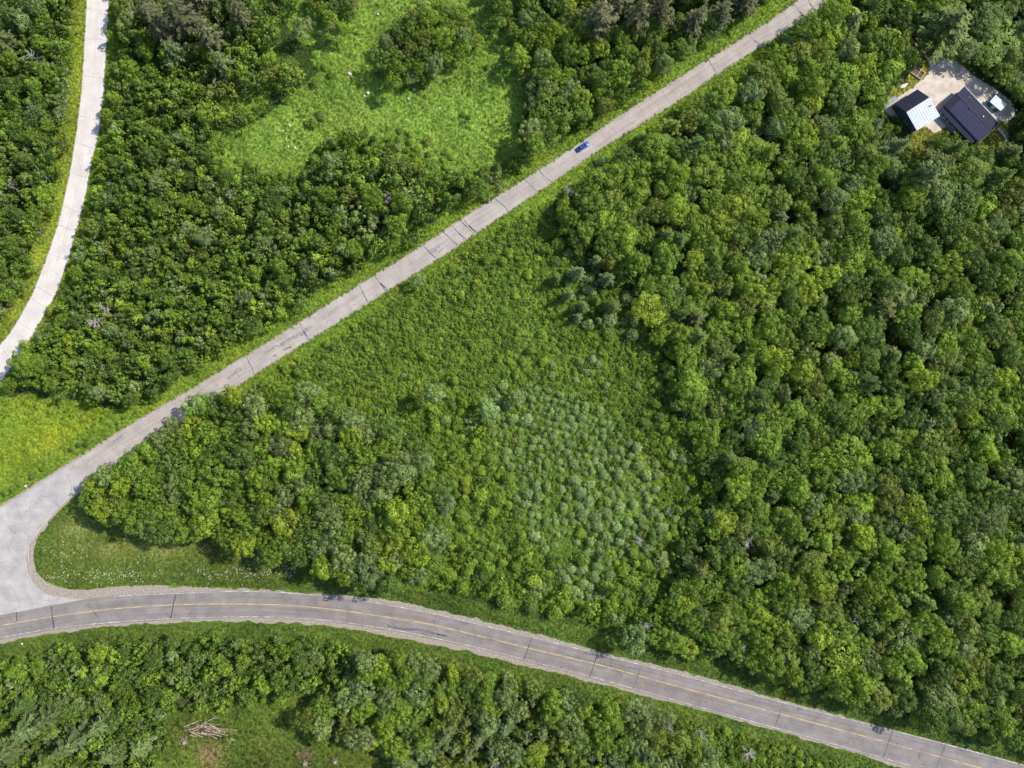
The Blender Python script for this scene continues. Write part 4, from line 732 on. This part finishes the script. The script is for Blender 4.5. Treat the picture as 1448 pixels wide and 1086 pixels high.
def blob(name, r, sq, seed, mt, parent=None):
    import bmesh
    bm = bmesh.new(); bmesh.ops.create_icosphere(bm, subdivisions=2, radius=r); q = random.Random(seed)
    off_ = [Vector((q.gauss(0, 1), q.gauss(0, 1), q.gauss(0, 1))).normalized() for _ in range(7)]
    for v in bm.verts:
        n_ = v.co.normalized(); k = 1 + sum(-.14 * max(0, n_.dot(d) - .55) / .45 for d in off_) + q.uniform(-.05, .05); v.co = Vector((v.co.x * k, v.co.y * k * .85, v.co.z * k * sq))
    me = bpy.data.meshes.new(name); bm.to_mesh(me); bm.free(); me.materials.append(mt); return me
RK = [blob('rock', 1, .6, s, M_ROCK) for s in (1, 2, 3)]
RL = ['largest pale rock left of the meadow thicket', 'small pale rock touching the largest one left of the thicket', 'pale rock in mid meadow below the left thicket side', 'smaller pale rock beside the mid meadow one', 'pale rock just below the meadow thicket', 'pale rock a little left and below the thicket rock', 'pale rock right of centre in the lower meadow', 'small pale rock below the thicket right half', 'small pale rock near the top edge left of the thicket',
 'leftmost pale rock in the lower left meadow corner', 'pale rock above the others in the lower left meadow', 'small lower pale rock of the left meadow group', 'pale rock right of the lowest in the left meadow group', 'pale rock in the meadow beside the upper left trees', 'pale rock directly below another beside upper left trees', 'small pale rock between the rocks of the left meadow group', 'pale rock on the left road verge near the top edge', 'pale rock on the left verge below the topmost one', 'small pale rock lowest on the left verge', 'pale rock on the yellow grass near the junction', 'small pale rock at the meadow right side by trees', 'pale rock by the wedge wood near the diagonal road', 'pale rock in the south wood left of centre', 'small pale rock on the south verge at lower left']
for n_, (x, y, r) in enumerate(((495, 106, .8), (498, 110, .5), (521, 133, .7), (516, 137, .5), (586, 128, .6), (578, 141, .6), (622, 154, .5), (607, 126, .4), (535, 22, .5), (401, 186, .5), (411, 179, .6), (409, 209, .5), (418, 210, .6), (428, 46, .5), (430, 53, .5), (405, 197, .4), (100, 42, .9), (96, 101, .8), (98, 122, .5), (37, 687, .6), (742, 93, .5), (382, 401, .6), (495, 960, .7), (32, 910, .5))):
    wx, wy = W(x, y); o = link('rock', RK[n_ % 3], None, (wx, wy, gz(wx, wy) + r * .3), (0, 0, n_)); o.scale = (r, r, r)
    tag(o, RL[n_], 'rock', 'pale rocks')
for n_, (x, y) in enumerate(((432, 1078), (474, 1076), (262, 1048))):
    wx, wy = W(x, y); root = link('tree_stump', None, None, (wx, wy, gz(wx, wy) - .05)); b = MB(); b.tube([(0, 0, 0), (0, 0, .4), (.05, 0, .9)], [1.0, .7, .6], 9)
    for k in range(7):
        a = k * .9 + n_; l = rnd.uniform(1.2, 2.2); b.tube([(0, 0, .35), (math.cos(a) * l * .5, math.sin(a) * l * .5, .3), (math.cos(a) * l, math.sin(a) * l, .08)], [.28, .18, .06], 5)
    b.build('roots', M_BARK, root); MB().tube([(.05, 0, .9), (.05, 0, .93)], [.58, .55], 10).build('cut_face', M_LOG, root)
    tag(root, ['brown rooty stump at the bottom edge of the grassy clearing', 'brown stump right of the others by the bottom edge', 'small brown stump at the left end of the brush pile'][n_], 'stump', 'stumps in the clearing')
# roadside marker post
wx, wy = W(163, 602); root = link('marker_post', None, None, (wx, wy, 0)); MB().box(-.06, .06, -.06, .06, 0, 1.5).build('post', noise_mat('grey_post', (.25, .24, .22), (.35, .33, .3), 2), root)
MB().box(-.3, .3, -.09, -.065, .95, 1.5).build('marker_plate', noise_mat('white_plate', (.6, .6, .6), (.75, .75, .72), 2), root); root.rotation_euler.z = .6
tag(root, 'pale marker post on the grass verge beside the diagonal road, lower left', 'post')

# ------------------------------------------------------------------ car
def car():
    root = link('blue_car', None, None, (*W(824.5, 207, .7), .03), (0, 0, math.radians(33)))
    paint, nt, B, N, L = mat('blue_car_paint'); B.inputs['Base Color'].default_value = (.025, .085, .34, 1); B.inputs['Metallic'].default_value = .15; B.inputs['Roughness'].default_value = .28; B.inputs['Coat Weight'].default_value = .8
    glass, nt, B, N, L = mat('tinted_glass'); B.inputs['Base Color'].default_value = (.02, .028, .04, 1); B.inputs['Roughness'].default_value = .08
    black = noise_mat('tyre_rubber', (.015, .015, .015), (.03, .03, .03), 5, .8); chrome = noise_mat('wheel_alloy', (.4, .4, .42), (.5, .5, .52), 5, .35, metallic=.8)
    def sec(x, w_, z0, z1, r=.12): return [(x, -w_ + r * .4, z0), (x, w_ - r * .4, z0), (x, w_, z0 + r), (x, w_, z1 - r * 1.6), (x, w_ - r * .5, z1 - r * .4), (x, w_ - r * 2, z1), (x, -w_ + r * 2, z1), (x, -w_ + r * .5, z1 - r * .4), (x, -w_, z1 - r * 1.6), (x, -w_, z0 + r)]
    b = MB(); b.loft([sec(-2.38, .66, .38, .72), sec(-2.28, .80, .28, .88), sec(-1.75, .89, .22, .98), (sec(-.9, .92, .2, .99)), sec(.6, .92, .2, .97), sec(1.3, .90, .22, .90), sec(1.95, .86, .25, .80), sec(2.3, .74, .3, .68), sec(2.4, .58, .38, .6)]); body = b.build('body', paint, root, True)
    def cab(x, w_, z): return [(x, -w_, z), (x, w_, z)]
    g = MB(); g.add([(-1.85, -.74, .95), (-1.85, .74, .95), (1.05, .76, .93), (1.05, -.76, .93), (-1.22, -.58, 1.42), (-1.22, .58, 1.42), (.22, .60, 1.43), (.22, -.60, 1.43)], [(0, 1, 5, 4), (1, 2, 6, 5), (2, 3, 7, 6), (3, 0, 4, 7), (4, 5, 6, 7)]); g.build('windows', glass, root)
    r_ = MB(); r_.slab([(-1.27, -.60, 1.455), (.26, -.62, 1.455), (.26, .62, 1.455), (-1.27, .60, 1.455)], .03); r_.build('roof', paint, root, bevel=.01)
    MB().box(-.75, -.05, -.42, .42, 1.458, 1.464).build('sunroof', glass, root)
    for s in (-1, 1):
        for p0, p1 in (((1.05, s * .77, .93), (.24, s * .61, 1.44)), ((-1.85, s * .75, .95), (-1.24, s * .59, 1.43)), ((-.45, s * .765, .95), (-.45, s * .605, 1.44))): MB().tube([p0, p1], [.035, .03], 5).build('roof_pillar', paint, root)
        for x in (1.42, -1.42):
            wq = MB(); wq.tube([(x, s * .72, .33), (x, s * .93, .33)], [.33, .33], 18); t_ = wq.build('wheel', black, root); MB().tube([(x, s * .9, .33), (x, s * .94, .33)], [.21, .2], 12).build('rim', chrome, t_)
        MB().box(2.18, 2.36, s * .48 - .16, s * .48 + .16, .56, .67).build('headlight', noise_mat('lamp_glass', (.7, .7, .72), (.8, .8, .8), 2, .1), root, bevel=.02)
        MB().box(-2.40, -2.28, s * .52 - .15, s * .52 + .15, .66, .78).build('tail_light', noise_mat('tail_lamp', (.3, .01, .01), (.4, .02, .02), 2, .2), root, bevel=.02)
        MB().box(.72, .88, s * .98 - .1, s * .98 + .06, .92, 1.02).build('wing_mirror', paint, root, bevel=.02)
    tag(root, 'dark blue car driving on the diagonal road beside overhanging trees', 'car')
car()

# ------------------------------------------------------------------ house, garage, sheds
def metal_roof(name, c0, c1, rough, ribs, metallic=0.0, spec=.25, panel=False):
    m, nt, B, N, L = mat(name); tc = N('ShaderNodeTexCoord'); t = N('ShaderNodeTexNoise'); t.inputs['Scale'].default_value = .9; t.inputs['Detail'].default_value = 7; L(tc.outputs['Object'], t.inputs['Vector'])
    r = N('ShaderNodeValToRGB'); r.color_ramp.elements[0].position = .3; r.color_ramp.elements[1].position = .7; r.color_ramp.elements[0].color = (*c0, 1); r.color_ramp.elements[1].color = (*c1, 1); L(t.outputs['Fac'], r.inputs[0])
    br = N('ShaderNodeTexBrick'); br.inputs['Scale'].default_value = ribs; br.inputs['Mortar Size'].default_value = .03; br.inputs['Color1'].default_value = (1, 1, 1, 1); br.inputs['Color2'].default_value = (.88, .88, .88, 1); br.inputs['Mortar'].default_value = (1.5, 1.5, 1.5, 1) if panel else (.75, .75, .75, 1)
    br.offset = 0 if panel else .5; br.inputs['Brick Width'].default_value = .5; br.inputs['Row Height'].default_value = .5 if panel else .25; L(tc.outputs['Object'], br.inputs['Vector'])
    mx = N('ShaderNodeMix'); mx.data_type = 'RGBA'; mx.blend_type = 'MULTIPLY'; mx.inputs[0].default_value = 1; L(r.outputs[0], mx.inputs[6]); L(br.outputs['Color'], mx.inputs[7]); L(mx.outputs[2], B.inputs['Base Color'])
    B.inputs['Roughness'].default_value = rough; B.inputs['Metallic'].default_value = metallic; B.inputs['Specular IOR Level'].default_value = spec; return m
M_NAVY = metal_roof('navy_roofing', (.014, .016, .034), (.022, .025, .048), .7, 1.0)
M_VIOL = metal_roof('dark_violet_roofing', (.012, .013, .030), (.018, .019, .044), .8, 1.2)
M_PANEL = metal_roof('dark_panels', (.016, .019, .050), (.026, .028, .068), .7, .5, panel=True)
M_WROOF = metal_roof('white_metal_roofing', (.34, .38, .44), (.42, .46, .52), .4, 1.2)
M_WOOD = noise_mat('dark_timber', (.07, .05, .035), (.14, .10, .07), 1.5, .85); M_TIMB = noise_mat('pale_timber', (.35, .26, .17), (.5, .4, .28), 1.5, .85)
M_WALLB = noise_mat('blue_grey_siding', (.06, .08, .12), (.09, .11, .16), 1.2, .8); M_WHITE = noise_mat('white_paint', (.7, .7, .68), (.8, .8, .78), 1, .6)
M_GLASS, nt_, B_2, N_, L_2 = mat('window_glass'); B_2.inputs['Base Color'].default_value = (.03, .04, .05, 1); B_2.inputs['Roughness'].default_value = .06
M_TEAL = noise_mat('teal_siding', (.03, .13, .14), (.05, .19, .19), 1.5, .6); M_TROOF = noise_mat('pale_teal_roofing', (.42, .56, .56), (.52, .66, .66), .8, .4)
M_DECK = noise_mat('grey_deck_boards', (.18, .21, .25), (.30, .33, .37), 1.3, .8)
# main house: X along the ridge, +Y away from the porch
ang = math.atan2(-.73, .685); cx, cy = W(1372.5, 163.2, 3.2)
house = link('house', None, None, (cx, cy, 0), (0, 0, ang))
hl = 8.85; ry, ney, swy, pry = .9, 5.6, -4.35, -6.1; rz, ez, sz_, pz = 4.2, 3.0, 3.0, 2.45
wl = MB(); wl.box(-hl + .5, hl - .5, swy + .5, ney - .5, 0, 2.9); 
for sx in (-1, 1):
    x = sx * (hl - .52); wl.add([(x, swy + .5, 2.9), (x, ney - .5, 2.9), (x, ry, 4.02), (x - sx * .15, swy + .5, 2.9), (x - sx * .15, ney - .5, 2.9), (x - sx * .15, ry, 4.02)], [(0, 1, 2), (3, 5, 4), (0, 2, 5, 3), (1, 4, 5, 2)])
wl.build('wall', M_WOOD, house)
rn = MB(); rn.slab([(-hl, ry, rz), (hl, ry, rz), (hl, ney, ez), (-hl, ney, ez)], .16); rn.build('roof', M_VIOL, house)
rs_ = MB(); rs_.slab([(-hl, ry, rz), (-hl, swy, sz_), (hl, swy, sz_), (hl, ry, rz)], .16); rsw = rs_.build('roof', M_VIOL, house)
def onsl(y): return rz + (y - ry) * (rz - sz_) / (ry - swy)
pn = MB(); pn.slab([(-hl + 2.2, ry - .25, onsl(ry - .25) + .09), (-hl + 2.2, swy + .3, onsl(swy + .3) + .09), (hl - .3, swy + .3, onsl(swy + .3) + .09), (hl - .3, ry - .25, onsl(ry - .25) + .09)], .06); pn.build('roof_panels', M_PANEL, rsw)
pr = MB(); pr.slab([(-hl + .1, swy + .1, sz_ - .25), (-hl + .1, pry, pz), (hl - 1.2, pry, pz), (hl - 1.2, swy + .1, sz_ - .25)], .12); pr.build('porch_roof', M_VIOL, house)
MB().box(-hl, hl, ry - .14, ry + .14, rz - .02, rz + .09).build('ridge_cap', M_NAVY, house)
MB().box(hl, hl + .09, swy, ry, 2.86, 3.02, Matrix.Identity(4)).build('fascia', M_TIMB, house); 
fb = MB(); fb.slab([(hl + .003, ry, rz - .03), (hl + .10, ry, rz - .03), (hl + .10, swy, sz_ - .03), (hl + .003, swy, sz_ - .03)], .2); fb.build('fascia', M_TIMB, house)
fb = MB(); fb.slab([(hl + .003, ney, ez - .03), (hl + .10, ney, ez - .03), (hl + .10, ry, rz - .03), (hl + .003, ry, rz - .03)], .2); fb.build('fascia', M_TIMB, house)
for k, x in enumerate((-7.6, -5.6, -3.6, -1.2, 1.4, 4.0, 6.4)): MB().box(x - .07, x + .07, pry + .15, pry + .29, 0, pz).build('porch_post', M_WHITE, house)
MB().box(-7.6, 6.4, pry + .18, pry + .25, .85, .93).build('porch_rail', M_WHITE, house)
MB().box(-hl + .6, hl - 1.2, pry - .5, swy + .49, 0, .22).build('porch_deck', M_DECK, house)
for x in (-6, -3, 2, 5):
    f = MB().box(x - .65, x + .65, swy + .44, swy + .497, 1.0, 2.2).build('window', M_WHITE, house); MB().box(x - .55, x + .55, swy + .42, swy + .438, 1.1, 2.1).build('pane', M_GLASS, f)
d = MB().box(-.9, .1, swy + .44, swy + .497, .23, 2.25).build('door', M_WHITE, house); MB().box(-.05, .0, swy + .38, swy + .438, 1.15, 1.25).build('handle', M_NAVY, d)
for y in (-2, 2):
    f = MB().box(hl - .498, hl - .44, y - .6, y + .6, 1, 2.1).build('window', M_WHITE, house); MB().box(hl - .438, hl - .42, y - .5, y + .5, 1.1, 2.0).build('pane', M_GLASS, f)
ch = MB().box(-2.3, -1.9, .5, .9, 3.6, 4.6).build('flue', M_WOOD, house)
for y in (ney + .02, ):
    MB().box(-hl, hl, y, y + .12, ez - .2, ez - .06).build('gutter', M_WHITE, house)
MB().box(3.0, 3.35, 2.2, 2.55, 3.6, 4.15).build('roof_vent', M_WHITE, house)
MB().box(-5.2, -4.9, 3.4, 3.7, 3.3, 3.85).build('roof_vent', M_DECK, house)
tag(house, 'long house with dark violet panelled roof and front porch in the top right clearing', 'house')
# deck along the rear of the house
dk = link('rear_deck', None, None, (cx, cy, 0), (0, 0, ang))
MB().box(1.2, 8.0, 6.0, 7.3, .25, .35).build('deck_boards', M_DECK, dk)
for x in (1.3, 3.5, 5.7, 7.85):
    for y in (6.1, 7.15): MB().box(x, x + .1, y, y + .1, 0, .25).build('deck_leg', M_WOOD, dk)
MB().box(1.2, 8.0, 7.2, 7.26, 1.1, 1.17).build('deck_rail', M_WHITE, dk)
for x in (1.25, 2.9, 4.6, 6.3, 7.9): MB().box(x, x + .06, 7.2, 7.26, .35, 1.1).build('rail_post', M_WHITE, dk)
tag(dk, 'narrow grey deck with white rail along the house between it and the teal shed', 'deck')
wk = link('wooden_ramp', None, None, (*W(1417, 189), 0), (0, 0, math.atan2(-.80, .60)))
MB().box(-2.4, 2.4, -.55, .55, .2, .28).build('boards', M_TIMB, wk)
for s in (-.55, .5):
    MB().box(-2.4, 2.4, s, s + .06, .95, 1.03).build('handrail', M_WHITE, wk)
    for x in (-2.35, -.8, .8, 2.3): MB().box(x, x + .07, s, s + .07, 0, .95).build('rail_post', M_WHITE, wk)
tag(wk, 'pale wooden ramp with handrails at the lower right corner of the house', 'ramp')
# garage: X along the ridge (toward upper right)
ang = math.atan2(.54, .842); cx, cy = W(1297.2, 154.5, 4.0); ga = link('garage', None, None, (cx, cy, 0), (0, 0, ang))
hl = 4.75; nwy, rdy, sey = 5.9, 1.25, -6.2; rz, nz, sz_ = 5.5, 2.6, 4.9
w_ = MB(); prof = [(sey + .3, 0), (nwy - .35, 0), (nwy - .35, nz + .02), (rdy, rz - .2), (sey + .3, sz_ - .18)]
w_.loft([[(x, y, z) for y, z in prof] for x in (-hl + .25, hl - .25)]); w_.build('wall', M_WALLB, ga)
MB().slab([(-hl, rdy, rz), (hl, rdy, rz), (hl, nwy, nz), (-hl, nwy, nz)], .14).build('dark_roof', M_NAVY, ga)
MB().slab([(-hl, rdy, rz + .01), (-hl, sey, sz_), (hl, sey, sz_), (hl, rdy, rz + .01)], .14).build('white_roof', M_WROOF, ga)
MB().box(-hl, hl, rdy - .1, rdy + .1, rz, rz + .07).build('ridge_cap', M_NAVY, ga)
for y in (-3.4, .4):
    d = MB().box(hl - .248, hl - .19, y - 1.4, y + 1.4, .05, 2.6).build('garage_door', M_WHITE, ga); MB().box(hl - .188, hl - .15, y - .15, y + .15, .9, .98).build('handle', M_NAVY, d)
f = MB().box(-hl + .19, -hl + .248, -2.6, -1.2, 1.2, 2.2).build('window', M_WHITE, ga); MB().box(-hl + .17, -hl + .188, -2.5, -1.3, 1.3, 2.1).build('pane', M_GLASS, f)
for k in range(10):
    x = -hl + .45 + k * .95; sm_ = MB(); sm_.slab([(x - .03, rdy - .15, rz + .045), (x - .03, sey + .02, sz_ + .045), (x + .03, sey + .02, sz_ + .045), (x + .03, rdy - .15, rz + .045)], .03); sm_.build('roof_seam', M_WROOF, ga)
MB().box(3.3, 3.6, -1.6, -1.3, 5.2, 5.9).build('vent_pipe', M_NAVY, ga)
tag(ga, 'garage with one dark roof slope and one white slope in the top right clearing', 'garage')
# teal shed
ang = math.atan2(-.654, .757); cx, cy = W(1411.6, 145.6, 2.6); sh = link('teal_shed', None, None, (cx, cy, 0), (0, 0, ang))
MB().loft([[(x, y, z) for y, z in ((-1.15, 0), (1.15, 0), (1.15, 2.35), (-1.15, 2.35))] for x in (-2.25, 2.25)]).build('wall', M_TEAL, sh)
MB().slab([(-2.5, -1.45, 2.45), (2.5, -1.45, 2.45), (2.5, 1.45, 2.75), (-2.5, 1.45, 2.75)], .1).build('roof', M_TROOF, sh)
d = MB().box(-.6, .6, -1.20, -1.152, .05, 2.05).build('door', M_WHITE, sh); MB().box(.4, .47, -1.25, -1.203, 1, 1.1).build('handle', M_NAVY, d)
tag(sh, 'small teal shed with pale teal roof right of the house', 'shed')
# timber frame by the driveway, boat, deck slab, barrel
ang = math.atan2(.62, .78); fr = link('timber_frame', None, None, (*W(1297.5, 103.5), 0), (0, 0, -.62))
MB().box(-2.1, 2.1, -1.5, -1.25, 0, .5).build('side_board', M_TIMB, fr); MB().box(-2.1, 2.1, 1.25, 1.5, 0, .5).build('side_board', M_TIMB, fr)
MB().box(-2.1, -1.85, -1.247, 1.247, 0, .5).build('end_board', M_TIMB, fr); MB().box(1.85, 2.1, -1.247, 1.247, 0, .5).build('end_board', M_TIMB, fr); MB().box(.1, .35, -1.247, 1.247, .2, .48).build('cross_board', M_TIMB, fr)
MB().box(-1.845, 1.845, -1.245, 1.245, 0, .15).build('soil', M_WOOD, fr)
tag(fr, 'brown timber frame filled with dark soil beside the driveway entrance', 'planter')
bt = link('upturned_boat', None, None, (*W(1277.5, 121.5), 0), (0, 0, .5)); secs = []
for k in range(9):
    t = k / 8; x = -1.7 + 3.4 * t; wd = .62 * (1 - abs(2 * t - 1) ** 2.6) + .03; hh = .5 * (1 - .5 * abs(2 * t - 1) ** 3); secs.append([(x, wd * math.cos(a), hh * math.sin(a) * 1.0 + .02) for a in [PI * j / 8 for j in range(9)]])
MB().loft(secs).build('hull', M_WHITE, bt, True); MB().box(-1.5, 1.5, -.03, .03, .5, .57).build('keel', M_WHITE, bt)
tag(bt, 'small white hull-shaped object lying upside down on grass left of the driveway', 'boat')
pd = link('plank_platform', None, None, (*W(1262, 142), 0), (0, 0, .55)); 
for k in range(7): MB().box(-2.0, 2.0, -.84 + k * .24, -.62 + k * .24, .10, .15).build('plank', M_DECK, pd)
for x in (-1.8, 0, 1.7): MB().box(x, x + .1, -.84, .82, 0, .10).build('bearer', M_WOOD, pd)
tag(pd, 'low grey plank platform off the upper left corner of the garage', 'platform')
br = link('barrel', None, None, (*W(1375, 104), 0)); MB().tube([(0, 0, 0), (0, 0, .3), (0, 0, .6), (0, 0, .95)], [.33, .38, .38, .33], 14).build('drum', noise_mat('black_green_plastic', (.015, .03, .03), (.03, .05, .05), 2, .5), br, True)
MB().tube([(0, 0, .951), (0, 0, 1.0)], [.36, .34], 14).build('lid', M_TEAL, br); tag(br, 'dark barrel with lid at the shaded right edge of the driveway', 'barrel')
SLB = ['small white stone above the driveway under the trees', 'tiny white stone right below the driveway top stone', 'white stone right of the dark barrel', 'white stone right of the teal shed', 'white stone below the teal shed', 'tiny white stone between the barrel and the shed', 'topmost tiny white stone by the tall pine', 'white stone beside the upturned hull']
for n_, (x, y, r) in enumerate(((1366, 76, .3), (1362, 84, .22), (1396, 108, .3), (1437, 156, .35), (1424, 178, .3), (1390, 112, .2), (1352, 62, .25), (1273, 124, .3))):
    wx, wy = W(x, y); o = link('white_stone', RK[n_ % 3], None, (wx, wy, r * .4 + (gz(wx, wy))), (0, 0, n_)); o.scale = (r * 1.3,) * 3; tag(o, SLB[n_], 'stone', 'white stones by the driveway')
